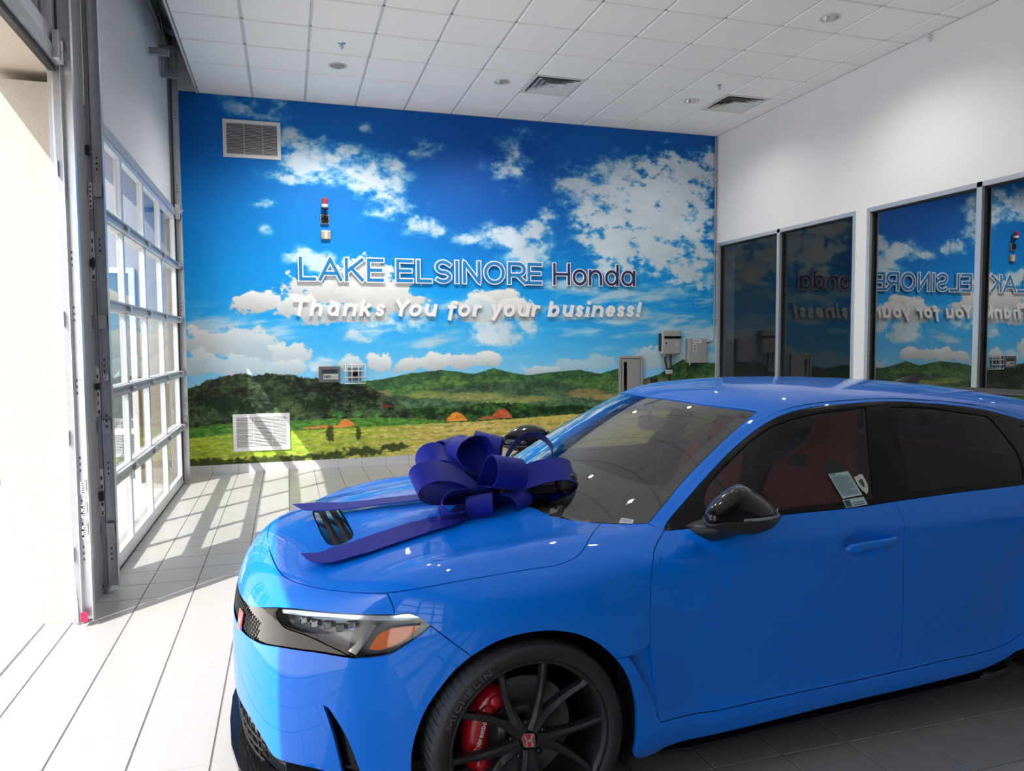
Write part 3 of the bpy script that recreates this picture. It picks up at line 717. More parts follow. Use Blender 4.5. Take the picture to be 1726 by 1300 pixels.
gf = join(cv(CV['glass_front'][:2]), cv(CV['glass_front'][1:9]), cv(CV['glass_front'][8:12]), cv([CV['glass_front'][11], CV['glass_front'][12], CV['glass_front'][0]]))
gr_ = CV['glass_rear']
gr = join(cv(gr_[:4]), cv(gr_[3:6]), cv(gr_[5:10]), cv(gr_[9:]+[gr_[0]]))
gq = join(cv([sp(2.44, 1.19), sp(2.48, 1.02)]), cv([sp(2.48, 1.02), sp(2.85, 1.02), sp(3.02, 1.04)]), cv([sp(3.02, 1.04), sp(2.8, 1.11), sp(2.6, 1.165), sp(2.44, 1.19)]))
trim_loop = join(cv(dl_ext), cv(belt_ext, rev=True))
trim = panel('window_frame', trim_loop, 'cyl', black_trim, CAR, mirror=True, holes=[gf, gr, gq], lining=lining_m, h=.03, label='black window frame')
gfo = panel('front_window', gf, 'cyl', glass_car, CAR, mirror=True, depth=.004, gap=-.002, flange=0)
panel('rear_side_window', gr, 'cyl', thin_glass('dark_window_glass', (.15, .17, .165), 1.5, 1.0), CAR, mirror=True, depth=.004, gap=-.002, flange=0)
panel('quarter_window', gq, 'cyl', MATS['dark_window_glass'], CAR, mirror=True, depth=.004, gap=-.002, flange=0)
# tail
side_l = [sp(3.22, z) for z in (1.0, .8, .6, .4, .22)]
tail_half = join(cv(r_end), cv(side_l), cv([side_l[-1], (3.45, -.75, .2), (3.6, -.5, .19), (3.66, 0, .19)]))
tail = panel('tailgate', symloop(tail_half), 'tail', paint, CAR, h=.05)
tl = join(cv([sp(3.28, .93), (3.5, -.8, .93), (3.62, -.5, .93)]), cv([(3.62, -.5, .93), (3.62, -.5, .83)]), cv([(3.62, -.5, .83), (3.5, -.8, .83), sp(3.28, .83)]), cv([sp(3.28, .83), sp(3.28, .93)]))
panel('tail_light', tl, 'tail', mat('tail_red', (.5, .01, .01), rough=.15, coat=1.), CAR, mirror=True, depth=-.004, flange=.012)
# spoiler
mb = MB(); rings = []
for v in np.linspace(-.70, .70, 15):
    c0 = 3.43; z0 = 1.262-.012*(v/.7)**2
    rings.append([(c0+.10*math.cos(a), v, z0+.013*math.sin(a)+.01*math.cos(a)) for a in np.linspace(0, 2*math.pi, 14, endpoint=False)])
mb.loft(rings); wing = mb.build('rear_wing', black_mat, CAR, label='black rear wing')
for sg in (-1, 1):
    b = MB(); b.loft([[(3.33+.02*k, sg*.62+dx, 1.02+.06*k) for dx in (-.01, .01)]+[(3.43+.02*k, sg*.62+dx, 1.02+.06*k) for dx in (.01, -.01)] for k in range(5)], smooth=False); b.build('wing_post', black_gloss, wing)
b = MB(); b.loft([[(2.455+.02*k*k*.4, -.018*(1-k/4.), 1.34+.0115*k), (2.62, -.02*(1-k/5.), 1.335+.0115*k), (2.62, .02*(1-k/5.), 1.335+.0115*k), (2.455+.02*k*k*.4, .018*(1-k/4.), 1.34+.0115*k)] for k in range(5)])
b.build('roof_fin', black_mat, CAR, label='black antenna fin')
# underside, wheel wells, bulkheads
b = MB(); b.box((-.72, -.70, .15), (3.5, .70, .21)); b.box((.42, -.80, .15), (2.30, .80, .24)); b.box((-.62, -.60, .2), (.42, .60, .6)); b.box((3.05, -.75, .2), (3.55, .75, .75)); b.box((.36, -.82, .2), (.42, .82, .80)); b.box((2.32, -.82, .2), (2.36, .82, .7))
for cu in (0, 2.735):
    for sg in (-1, 1):
        ring = [(cu+.40*math.cos(math.radians(a)), .31+.40*math.sin(math.radians(a))) for a in np.linspace(-25, 205, 24)]
        b.add([(u, sg*.60, z) for u, z in ring]+[(u, sg*(abs(sp(u, max(z, .16))[1])-.02), z) for u, z in ring], [(i, i+1, 24+i+1, 24+i) for i in range(23)])
        b.add([(u, sg*.60, z) for u, z in ring]+[(cu, sg*.60, .31)], [(i, i+1, 24) for i in range(23)])
b.build('underbody', black_mat, CAR, label='black underbody and wheel wells')
# cowl under the windshield edge
b = MB(); b.add([tp(.12, v)[:2]+(tp(.12, v)[2]-.03,) if 0 else (.13+.6*v*v, v, .905) for v in np.linspace(-.6, .6, 13)]+[(.26+.6*v*v, v, .925) for v in np.linspace(-.6, .6, 13)], [(i, i+1, 14+i, 13+i) for i in range(12)]); b.build('cowl', black_mat, CAR)
for (a, c_) in (((.22, -.36, .952), (.33, .28, 1.005)), ((.21, .36, .95), (.47, .66, .965))):
    b = MB(); b.tube([a, tuple((np.array(a)+np.array(c_))/2+np.array([-.01, 0, .012])), c_], .008, 8); b.build('wiper', black_mat, CAR)

# mirrors
for sg in (-1, 1):
    prof = [(.561, 1.012), (.585, 1.036), (.622, 1.058), (.665, 1.078), (.702, 1.089), (.749, 1.073), (.80, 1.043), (.84, 1.016), (.860, .992), (.856, .966), (.835, .948), (.80, .938), (.751, .931), (.681, .940), (.62, .955), (.575, .974), (.560, .992)]
    cu, cz = .71, 1.0
    prof = [(u, z+(.009*math.sin(math.pi*min(1, max(0, (u-.56)/.30))) if z > .985 else -.006)) for u, z in prof]
    swp = lambda v_: .66*min(.13, 1.03-v_)          # the housing sweeps back towards the door
    rings = [[(cu+(u-cu)*k+swp(v_), sg*v_, cz+(z-cz)*k+.004) for u, z in prof] for v_, k in ((1.048, .38), (1.041, .66), (1.022, .90), (.99, 1.02), (.94, 1.0), (.895, .86), (.875, .62))]
    n = len(prof)
    mo = MB(); mo.loft(rings)
    mir_o = mo.build('door_mirror', black_gloss, CAR, label='gloss black door mirror')
    sub = mir_o.modifiers.new('smooth', 'SUBSURF'); sub.levels = 2; sub.render_levels = 2
    # matt lower shell
    lo_prof = [(.558, .985), (.60, .978), (.70, .972), (.80, .972), (.862, .977), (.855, .958), (.835, .943), (.80, .934), (.751, .927), (.681, .936), (.62, .950), (.573, .968)]
    rr = [[(cu+(u-cu)*k+swp(v_), sg*v_, cz+(z-cz)*k+.004) for u, z in lo_prof] for v_, k in ((1.051, .42), (1.044, .70), (1.024, .92), (.99, 1.04), (.94, 1.02), (.895, .9), (.87, .7))]
    MB().loft(rr).build('mirror_shell', mat('shell_grey_black', (.014, .015, .018), rough=.45), mir_o, label='matt black lower shell')
    sig = [[(u, sg*(abs(v_)), z) for z in (1.000, .990)] for u, v_ in ((.615, .985), (.65, 1.015), (.70, 1.041), (.76, 1.047), (.82, 1.040), (.86, 1.02))]
    b = MB(); b.loft([[(p[0], p[1]+sg*.007, p[2]) for p in r] for r in sig], closed=False, caps=False); b.build('turn_lamp', mat('turn_lamp', (.45, .47, .5), rough=.08, metal=.6), mir_o, label='clear turn lamp strip')
    st = [(u_+.035, z_) for u_, z_ in ((.559, .938), (.60, .950), (.66, .957), (.72, .945), (.744, .915), (.72, .892), (.648, .889), (.613, .905))]
    b = MB(); b.loft([[(.66+(u-.66)*k+du, sg*v_, .922+(z-.922)*k2+dz) for u, z in st] for v_, k, k2, du, dz in ((.84, 1.0, 1., .02, 0), (.895, 1.0, 1., 0, 0), (.92, .85, .8, .02, .008), (.95, .6, .5, .04, .02), (.965, .4, .3, .04, .028))])
    b.build('mirror_foot', mat('shell_grey_black'), mir_o, label='matt black mirror foot')
    b = MB(); b.box((.868, .92 if sg > 0 else -1.0, .970), (.875, 1.0 if sg > 0 else -.92, 1.012)); b.build('mirror_glass', chrome, mir_o)

# wheels
def wheel(cu, sg, full):
    root = empty('wheel', (cu, sg*.812, .322), parent=None); root.parent = CAR; root['label'] = 'black multi spoke wheel with low profile tyre'
    root.rotation_euler = (0, 0, 0)
    Y = lambda x, z, d: (x, sg*d, z)                     # d outward
    M = Matrix(((1, 0, 0, 0), (0, 0, sg, 0), (0, 1, 0, 0), (0, 0, 0, 1)))
    tyre = MB(); tyre.lathe([(.260, -.12), (.274, -.128), (.296, -.133), (.312, -.128), (.320, -.112), (.322, 0), (.320, .112), (.314, .126), (.304, .1320), (.292, .1325), (.282, .1315), (.273, .127), (.266, .119), (.262, .10)], 96, M)
    ty = tyre.build('tyre', grain(mat('tyre_rubber', (.016, .016, .017), rough=.62), 200, .2), root, label='black low profile tyre')
    tr = MB()
    for k in range(72):
        a = 2*math.pi*k/72
        tr.prism([(.3155, -.12), (.3235, -.1), (.3235, -.012), (.3155, -.012)], a-.030, a+.030, lambda r, w, t: Y(r*math.cos(t), r*math.sin(t), w))
        tr.prism([(.3155, .02), (.3235, .02), (.3235, .10), (.318, .122), (.310, .129)], a-.012, a+.048, lambda r, w, t: Y(r*math.cos(t), r*math.sin(t), w))
    tr.build('tread', MATS['tyre_rubber'], ty, kind='stuff')
    rim = MB(); rim.lathe([(.257, -.10), (.249, -.05), (.245, .03), (.248, .095), (.255, .116), (.2655, .122), (.2680, .116), (.2660, .09), (.257, .0)], 96, M)
    rm = mat('matt_black_rim', (.018, .018, .020), rough=.36)
    ro = rim.build('rim', rm, root, label='matt black rim')
    sp_ = MB()
    for k in range(5):
        base = math.radians(59+72*k)
        for off in (-.33, .33):
            def pt(r, t):
                f = min(1, max(0, (r-.045)/.06)); a = base+off*(.30+.70*f*min(1, (r-.02)/.215))
                return a
            rings = []
            for r, w, d0, d1 in ((.03, .022, .058, .098), (.07, .021, .058, .099), (.105, .0165, .060, .096), (.158, .0125, .066, .099), (.202, .0115, .074, .105), (.237, .012, .082, .111), (.257, .014, .085, .114)):
                a = pt(r, 0); ca, sa = math.cos(a), math.sin(a); cx, cy = r*ca, r*sa; tx, ty_ = -sa, ca
                sg2 = 1 if off > 0 else -1
                rings.append([Y(cx-tx*w, cy-ty_*w, d0), Y(cx-tx*w*.85, cy-ty_*w*.85, d1-.008), Y(cx+sg2*tx*w*.25, cy+sg2*ty_*w*.25, d1), Y(cx+tx*w*.85, cy+ty_*w*.85, d1-.008), Y(cx+tx*w, cy+ty_*w, d0)])
            sp_.loft(rings, smooth=False)
    sp_.lathe([(.0, .085), (.03, .086), (.045, .084), (.058, .075), (.062, .05), (.062, .03)], 40, M)
    sp_.build('spoke_set', rm, root, label='ten black spokes in five pairs')
    for k in range(5):
        a = math.radians(95+72*k); r = .057
        b = MB(); T = M @ Matrix.Translation((r*math.cos(a), r*math.sin(a), 0)); b.lathe([(.0, .094), (.009, .093), (.0105, .088), (.0105, .06)], 12, T); b.build('lug_nut', black_gloss, root)
    hubx = MB(); hubx.lathe([(.0, .090), (.027, .0895), (.030, .086), (.030, .07)], 32, M); ho = hubx.build('hub_cap', black_gloss, root)
    tilt = math.radians(8); h_badge(root, Y(0, 0, .0905), Y(math.cos(tilt)*-sg*-1, math.sin(tilt), 0), Y(-math.sin(tilt), math.cos(tilt), 0), Y(0, 0, 1), .042, 'hub_badge')
    disc = MB(); disc.lathe([(.085, .012), (.175, .014), (.175, -.014), (.085, -.012)], 64, M, False); disc.lathe([(.0, .036), (.078, .036), (.088, .028), (.088, .0)], 40, M)
    disc.build('brake_disc', grain(mat('disc_iron', (.14, .14, .145), rough=.4, metal=.7), 40, .3), root, label='grey iron brake disc')
    cal = MB(); seg = np.linspace(112, 218, 16)
    rings = []
    for a in seg:
        t = math.radians(a); e = min(1., .45+min(a-112, 218-a)/16.)
        r0, r1 = .118+.010*(1-e), .118+.083*e
        rings.append([Y(r*math.cos(t), r*math.sin(t), d) for r, d in ((r0, -.04), (r0, .040), (r0+.02, .058), ((r0+r1)/2, .062), (r1-.016, .056), (r1, .036), (r1, -.04))])
    cal.loft(rings)
    for a in (128, 142, 188, 204):
        t = math.radians(a); T = M @ Matrix.Translation((.162*math.cos(t), .162*math.sin(t), 0)); cal.lathe([(.0, .070), (.017, .069), (.021, .062), (.021, .05)], 20, T)
    co = cal.build('brake_caliper', mat('caliper_red', (.55, .008, .02), rough=.3, coat=.6), root, label='red brake caliper with white lettering')
    if full:
        tx = MB(); ang = math.radians(170); ctr = np.array([.150*math.cos(ang), .150*math.sin(ang)])
        dx = np.array([math.sin(math.radians(17)), math.cos(math.radians(17))]); dy = np.array([-dx[1], dx[0]])
        fr = lambda a, b, d: Y(*(ctr+dx*a+dy*b), d)
        tx_x = -.024
        for ch, wd in zip('brembo', (.0075, .005, .0075, .0115, .0075, .0075)):
            letter(tx, ch, tx_x, tx_x+wd, -.005, .0125, .0012, .0625, .0650, fr); tx_x += wd+.0045
        ribbon(tx, arc(-.037, 0, .0075, .0075, 0, 360, 20), .0012, .0625, .0650, fr); ribbon(tx, arc(-.037, 0, .0035, .0035, 40, 320, 12), .0011, .0625, .0650, fr)
        tx.build('caliper_lettering', mat('white_print', (.8, .8, .8), rough=.5), co, label='white brand lettering')
        # raised sidewall lettering
        tw = MB(); a0 = math.radians(158)
        for ch, wd in zip('MICHELIN', (.027, .004, .022, .020, .018, .016, .004, .021)):
            am = -wd/.283
            letter(tw, ch, 0, wd, 0, .0150, .0020, 0, .0028, lambda x, y, d, a=a0: Y((.2835+y)*math.cos(a-x/.290), (.2835+y)*math.sin(a-x/.290), .1308+d))
            a0 -= (wd+.0100)/.290
        tw.build('sidewall_lettering', mat('rubber_letter', (.085, .085, .09), rough=.5), ty, label='raised lettering on the sidewall')
    return root
for cu in (0., 2.735):
    for sg in (-1, 1): wheel(cu, sg, sg == -1 and cu == 0.)

# cabin
def seat(u, v):
    so_ = empty('seat', (u, v, 0)); so_.parent = CAR; so_['label'] = 'red bucket seat'
    base = MB(); base.loft([[(-.27+.54*t, y*(1-.1*(t < .1)), .44+.06*(1-t)+dz+.02*abs(y/.24)**3) for y, dz in ((-.25, 0), (-.25, .12), (-.17, .145), (0, .10), (.17, .145), (.25, .12), (.25, 0))] for t in np.linspace(0, 1, 6)])
    base.build('seat_cushion', red_cloth, so_)
    prof = [(0.0, .26), (.15, .27), (.35, .275), (.48, .25), (.58, .17), (.66, .13), (.76, .125), (.82, .10)]
    bk = MB(); rings = []
    for h_, w_ in prof:
        uu = .20+.30*h_; z = .56+h_*.90; th = .10 if h_ < .55 else .06
        rings.append([(uu+th*.5*math.cos(a) - .06*abs(math.sin(a))**4*(h_ < .5), w_*np.sign(math.sin(a))*abs(math.sin(a))**.7, z+.0*a) for a in np.linspace(0, 2*math.pi, 20, endpoint=False)])
    bk.loft(rings); bk.build('seat_back', red_cloth, so_)
    for sg in (-1, 1):
        h2 = MB(); h2.prism([(-.06, -.024), (.06, -.030), (.066, .018), (-.036, .036)], -.004, .004, lambda a, b_, d: (.300+d, sg*.11+sg*a, 1.02+b_)); h2.build('belt_slot', black_mat, so_, label='black belt opening')
    return so_
seat(1.30, -.37); seat(1.30, .37)
b = MB(); b.loft([[(2.15, y, .45), (2.15, y, .62), (2.5, y, .60), (2.62, y, 1.02), (2.72, y, 1.02), (2.7, y, .45)] for y in (-.62, -.3, 0, .3, .62)]); b.build('rear_bench', red_cloth, CAR, label='red rear bench')
b = MB(); b.loft([[(.30+.5*y*y, y, .60), (.36+.5*y*y*.9, y, .915), (.62+.2*y*y, y, .95+.02*math.exp(-((y+.37)/.16)**2)), (.86, y, .935+.035*math.exp(-((y+.37)/.18)**2)), (.93, y, .86), (.88, y, .60)] for y in np.linspace(-.70, .70, 19)]); b.build('dashboard', lining_m, CAR, label='dark dashboard')
b = MB(); ring = [(1.03+.10*math.sin(a)*-.38, -.37+.18*math.cos(a), .86+.18*math.sin(a)*.92) for a in np.linspace(0, 2*math.pi, 32, endpoint=False)]; b.tube(ring, .015, 8, closed=True); b.tube([(.93, -.37, .80), (1.03, -.37, .86)], .05, 12); b.tube([(1.03, -.53, .86), (1.03, -.21, .86)], .014, 6); b.build('steering_wheel', black_mat, CAR)
b = MB(); b.loft([[(1.035, v, z) for v, z in ((.0+.0, 1.22), (.22, 1.215), (.235, 1.16), (.20, 1.145), (.03, 1.15), (-.005, 1.17))], [(1.06, v, z) for v, z in ((.005, 1.215), (.215, 1.21), (.23, 1.16), (.195, 1.15), (.035, 1.155), (.0, 1.17))]], smooth=False); b.tube([(1.03, .11, 1.2), (1.0, .06, 1.31)], .012, 8); b.build('interior_mirror', black_mat, CAR, label='black interior mirror')
b = MB(); b.box((.95, -.12, .3), (1.9, .12, .62), .02); b.box((.42, -.78, .24), (2.4, .78, .30)); b.build('cabin_floor', lining_m, CAR)

# stickers
def on_glass(name, quad, m, par, off=.0025, label=None):
    """flat label standing on the body surface; quad of points"""
    P = from_dom(to_dom(np.array(quad), 'cyl'), 'cyl'); N = grad(P); P = P+N*off
    me = bpy.data.meshes.new(name); me.from_pydata([tuple(p) for p in P], [], [(0, 1, 2, 3)]); me.materials.append(m)
    o = put(name, me, par)
    if label: o['label'] = label
    return o, P, N
paper = mat('label_paper', (.36, .50, .50), rough=.6); ink = mat('label_ink', (.03, .06, .07), rough=.6)
def lerp2(Q, s, t): return Q[0]*(1-s)*(1-t)+Q[1]*s*(1-t)+Q[2]*s*t+Q[3]*(1-s)*t
QS = np.array([sp(1.277, 1.065), sp(1.375, 1.070), sp(1.400, .985), sp(1.300, .978)])
o_, P_, N_ = on_glass('window_label', QS, paper, gfo[0], label='pale printed notice sheet')
bk = MB(); rr = random.Random(3)
for i in range(17):
    t = .12+i*.048; a = .06; e = .9 if i % 6 else .5+.3*rr.random()
    q = [lerp2(P_, s, tt)+N_[0]*.0006 for s, tt in ((a, t), (e, t), (e, t+.018), (a, t+.018))]; bk.add(q, [(0, 1, 2, 3)])
bk.add([lerp2(P_, s, tt)+N_[0]*.0006 for s, tt in ((.06, .03), (.3, .03), (.3, .06), (.06, .06))], [(0, 1, 2, 3)])
bk.build('printed_text', ink, o_, fix=False)
Q2 = np.array([sp(1.297, .974), sp(1.402, .978), sp(1.407, .951), sp(1.300, .946)])
o_, P_, N_ = on_glass('window_label', Q2, paper, gfo[0], label='narrow pale strip with black square')
bk = MB(); bk.add([lerp2(P_, s, t)+N_[0]*.0006 for s, t in ((.04, .1), (.3, .1), (.3, .9), (.04, .9))], [(0, 1, 2, 3)])
for t in (.5, .75): bk.add([lerp2(P_, s, tt)+N_[0]*.0006 for s, tt in ((.38, t), (.9, t), (.9, t+.1), (.38, t+.1))], [(0, 1, 2, 3)])
bk.build('printed_text', ink, o_, fix=False)
sh = [(1.392, 1.048), (1.408, 1.050), (1.424, 1.056), (1.438, 1.054), (1.444, 1.02), (1.436, .998), (1.422, .985), (1.407, 1.000), (1.396, 1.02)]
P_ = from_dom(to_dom(np.array([sp(u, z) for u, z in sh]), 'cyl'), 'cyl'); N_ = grad(P_); P_ = P_+N_*.0025
me = bpy.data.meshes.new('shield_label'); me.from_pydata([tuple(p) for p in P_], [], [tuple(range(len(sh)))]); me.materials.append(mat('shield_paper', (.55, .56, .45), rough=.6)); so_ = put('shield_label', me, gfo[0], label='cream shield shaped sticker')
bk = MB(); c0 = P_.mean(0)+N_[0]*.0008; bk.add([c0+(p-c0)*.45 for p in P_+N_*.0008], [tuple(range(len(sh)))]); bk.build('printed_emblem', ink, so_, fix=False)
Q3 = np.array(CV['sticker_ws']); o_, P_, N_ = on_glass('windshield_label', Q3, mat('white_paper', (.6, .62, .66), rough=.6), wsg, .002, 'small white barcode sticker')
bk = MB()
for t in (.3, .5, .7): bk.add([lerp2(P_, s, tt)+N_[0]*.0006 for s, tt in ((t, .1), (t, .85), (t+.06, .85), (t+.06, .1))], [(0, 1, 2, 3)])
bk.build('printed_text', ink, o_, fix=False)

# ------------------------------------------------------------------ room materials
plaster = grain(mat('white_plaster', (.84, .84, .85), rough=.75), 25, .02, .05)
drywall = grain(mat('grey_white_drywall', (.60, .61, .63), rough=.8), 8, .03)
stucco = grain(mat('cream_stucco', (.40, .355, .295), rough=.95), 70, .05, .5, 4, .006)
tile_m = grain(mat('white_floor_tile', (.305, .298, .29), rough=.28), 240, .10, 0, 2)
base_m = grain(mat('grey_base_tile', (.52, .52, .52), rough=.4), 200, .08)
grout = grain(mat('grey_grout', (.10, .098, .096), rough=.9), 90, .1)
ceil_m = grain(mat('ceiling_tile_white', (.93, .92, .90), rough=.95), 130, .05, .35, 3, .004)
tbar = mat('ceiling_grid_white', (.62, .61, .60), rough=.5)
galv = grain(mat('galvanised_steel', (.60, .61, .63), rough=.34, metal=.75), 30, .12)
galv_d = grain(mat('dark_galvanised_steel', (.33, .335, .35), rough=.4, metal=.7), 30, .12)
door_alu = grain(mat('clear_anodised_aluminium', (.62, .64, .67), rough=.33, metal=.55), 40, .04)
strut_m = grain(mat('grey_steel_strut', (.42, .43, .45), rough=.4, metal=.5), 40, .06)
white_pc = mat('white_powder_coat', (.68, .68, .67), rough=.45)
dark_void = mat('dark_void', (.22, .22, .225), rough=.9)
pane_m = thin_glass('door_pane', (.93, .96, .95), 1.5, 1.6)
def slab(name, a, b, m, parent=None, **k): return MB().box(a, b).build(name, m, parent, **k)

# ------------------------------------------------------------------ floor of square tiles
TS = .2981
floor = slab('floor', (-.147, -8, -.12), (XR, YW, -.0035), grout, **ST)
big = MB(); tmesh = {}
def tile_mesh(w, h):
    k = (round(w, 3), round(h, 3))
    if k not in tmesh:
        g = .0027; e = .0016; b = MB(); x0, y0, x1, y1 = g, g, w-g, h-g
        v = [(x0, y0, -.004), (x1, y0, -.004), (x1, y1, -.004), (x0, y1, -.004), (x0+e, y0+e, 0), (x1-e, y0+e, 0), (x1-e, y1-e, 0), (x0+e, y1-e, 0)]
        b.add(v, [(4, 5, 6, 7), (0, 1, 5, 4), (1, 2, 6, 5), (2, 3, 7, 6), (3, 0, 4, 7)])
        me = bpy.data.meshes.new('tile'); me.from_pydata(b.v, [], b.f); me.materials.append(tile_m); tmesh[k] = me
    return tmesh[k]
def near_tile(x, y):
    if x < 1.9 and -1.0 < y: return not (x > 1.05 and -1.0 < y < .75)
    if x < 1.0 and y > -1.5: return True
    if 1.9 <= x < 3.2 and y > 2.3+(x-1.9)*1.5: return True
    return 2.6 < x < 5.4 and -1.75 < y < -.62 and y > -2.35+(x-2.0)*.22
cnt = 0
xs = [-.147]+[i*TS for i in range(0, 25)]; xs = [x for x in xs if x < XR-.02]+[XR]
ys = [-8]+[j*TS for j in range(-26, 22)]+[YW]
for i in range(len(xs)-1):
    for j in range(len(ys)-1):
        x0, x1, y0, y1 = xs[i], xs[i+1], ys[j], ys[j+1]
        if near_tile((x0+x1)/2, (y0+y1)/2) and cnt < 300:
            cnt += 1; o = put('tile', tile_mesh(x1-x0, y1-y0), floor); o.location = (x0, y0, 0)
        else:
            me = tile_mesh(x1-x0, y1-y0); off = len(big.v)
            big.v += [(v.co.x+x0, v.co.y+y0, v.co.z) for v in me.vertices]; big.f += [tuple(q+off for q in p.vertices) for p in me.polygons]; big.sm += [False]*len(me.polygons)
big.build('far_tiles', tile_m, floor, fix=False, kind='stuff')

# ------------------------------------------------------------------ ceiling of lay-in tiles
ceiling = slab('ceiling', (.268, -8, HC+.13), (XR, YW, HC+.16), tbar, **ST)
CX = [.2644+.6096*i for i in range(12)]; CX = [x for x in CX if x < XR-.05]+[XR]
CY = [4.142+.6096*j for j in range(-20, 4)]; CY = [-8]+[y for y in CY if y > -7.9]+[YW]
cmesh = {}
def ceil_mesh(w, h):
    k = (round(w, 3), round(h, 3))
    if k not in cmesh:
        g = .011; e = .007; x0, y0, x1, y1 = g, g, w-g, h-g
        v = [(x0, y0, .012), (x1, y0, .012), (x1, y1, .012), (x0, y1, .012), (x0+e, y0+e, 0), (x1-e, y0+e, 0), (x1-e, y1-e, 0), (x0+e, y1-e, 0)]
        me = bpy.data.meshes.new('ceiling_tile'); me.from_pydata(v, [], [(7, 6, 5, 4), (4, 5, 1, 0), (5, 6, 2, 1), (6, 7, 3, 2), (7, 4, 0, 3)]); me.materials.append(ceil_m); cmesh[k] = me
    return cmesh[k]
DLS = [(1.79, 5.067), (3.614, 5.06), (6.046, 5.067), (6.056, 2.63), (1.79, 2.63), (3.614, 2.63), (1.79, .19), (3.614, .19), (6.05, .19)]
def holed_tile(w, h, cx, cy, r=.080):
    g = .018; sq = [(g, g), (w-g, g), (w-g, h-g), (g, h-g)]; ci = [(cx+r*math.cos(a), cy+r*math.sin(a)) for a in np.linspace(0, 2*math.pi, 28, endpoint=False)]
    co = [Vector(p) for p in sq+ci]; ed = [(i, (i+1) % 4) for i in range(4)]+[(4+i, 4+(i+1) % 28) for i in range(28)]
    vs, es, fs, *_ = delaunay_2d_cdt(co, ed, [], 0, 1e-6); f = []
    for q in fs:
        c = sum((vs[i] for i in q), Vector((0, 0)))/3
        if (c-Vector((cx, cy))).length > r*.97: f.append(tuple(q)[::-1])
    V = [(p.x, p.y, 0) for p in vs]; o = len(V); V += [(.011, .011, .012), (w-.011, .011, .012), (w-.011, h-.011, .012), (.011, h-.011, .012)]
    f += [(i, (i+1) % 4, o+(i+1) % 4, o+i) for i in range(4)]
    me = bpy.data.meshes.new('ceiling_tile'); me.from_pydata(V, [], f); me.materials.append(ceil_m); return me
DIFF = [(6, 1), (10, 1)]                 # cells that hold the air diffusers (column, row counted from 4.142)
for i in range(len(CX)-1):
    for j in range(len(CY)-1):
        x0, x1, y0, y1 = CX[i], CX[i+1], CY[j], CY[j+1]
        if any(abs(x0-CX[a]) < .01 and abs(y0-(4.142+.6096*b)) < .01 for a, b in DIFF): continue
        hl = [d for d in DLS if x0 < d[0] < x1 and y0 < d[1] < y1]
        o = put('ceiling_tile', holed_tile(x1-x0, y1-y0, hl[0][0]-x0, hl[0][1]-y0) if hl else ceil_mesh(x1-x0, y1-y0), ceiling); o.location = (x0, y0, HC-.004)
b = MB()
for x in CX[1:-1]: b.box((x-.012, -8, HC+.006), (x+.012, YW, HC+.022))
for y in CY[1:-1]: b.box((.27, y-.012, HC+.006), (XR, y+.012, HC+.0215))
b.build('grid_bar', tbar, ceiling, kind='stuff')
slab('trim_1', (.250, -8, HC-.012), (.270, YW, HC+.14), white_pc, **ST)        # edge of the hung ceiling
slab('trim_2', (XR-.02, -8, HC-.006), (XR, YW, HC+.003), tbar, **ST)
slab('trim_3', (.27, YW-.02, HC-.006), (XR, YW, HC+.003), tbar, **ST)
slab('roof', (-.33, -8.2, 5.9), (XR+.3, YW+.3, 6.1), plaster, **ST)

# ------------------------------------------------------------------ walls
wall_back = slab('wall_back', (-.33, YW, -.12), (XR+.3, YW+.25, 5.9), plaster, **ST)
b = MB(); b.box((XR, -8, -.12), (XR+.3, YW, .15)); b.box((XR, -8, 3.0), (XR+.3, YW, 5.9))
WINS = [(3.595, 6.36), (.55, 3.43)]          # window openings along the right wall
segs = [(-8, WINS[1][0]), (WINS[1][1], WINS[0][0]), (WINS[0][1], YW)]
for y0, y1 in segs: b.box((XR, y0, .15), (XR+.3, y1, 3.0))
wall_right = b.build('wall_right', plaster, **ST)
slab('wall_front', (-.33, -8.2, -.12), (XR+.3, -8, 5.9), grain(mat('grey_wall', (.12, .12, .125), rough=.8), 8, .03), **ST)
b = MB()
for y0, y1 in ((-8, -6.7), (-2.95, -2.26), (1.49, 2.03), (5.73, YW)): b.box((-.33, y0, -.12), (0, y1, 3.02))
b.box((-.33, -8, 3.08), (0, YW, 5.9))
wall_left = b.build('wall_left', stucco, **ST)
b = MB(); b.box((0, -8, 3.04), (.012, -2.3, 5.9)); b.box((0, 1.5, 3.04), (.012, YW, 5.9)); b.box((0, -8, 0), (.012, -6.74, 3.04)); b.box((0, -2.93, 0), (.012, -2.28, 3.04)); b.box((0, -2.3, 3.9), (.012, 1.5, 5.9))
b.build('wall_lining', drywall, wall_left, label='smooth grey white drywall')
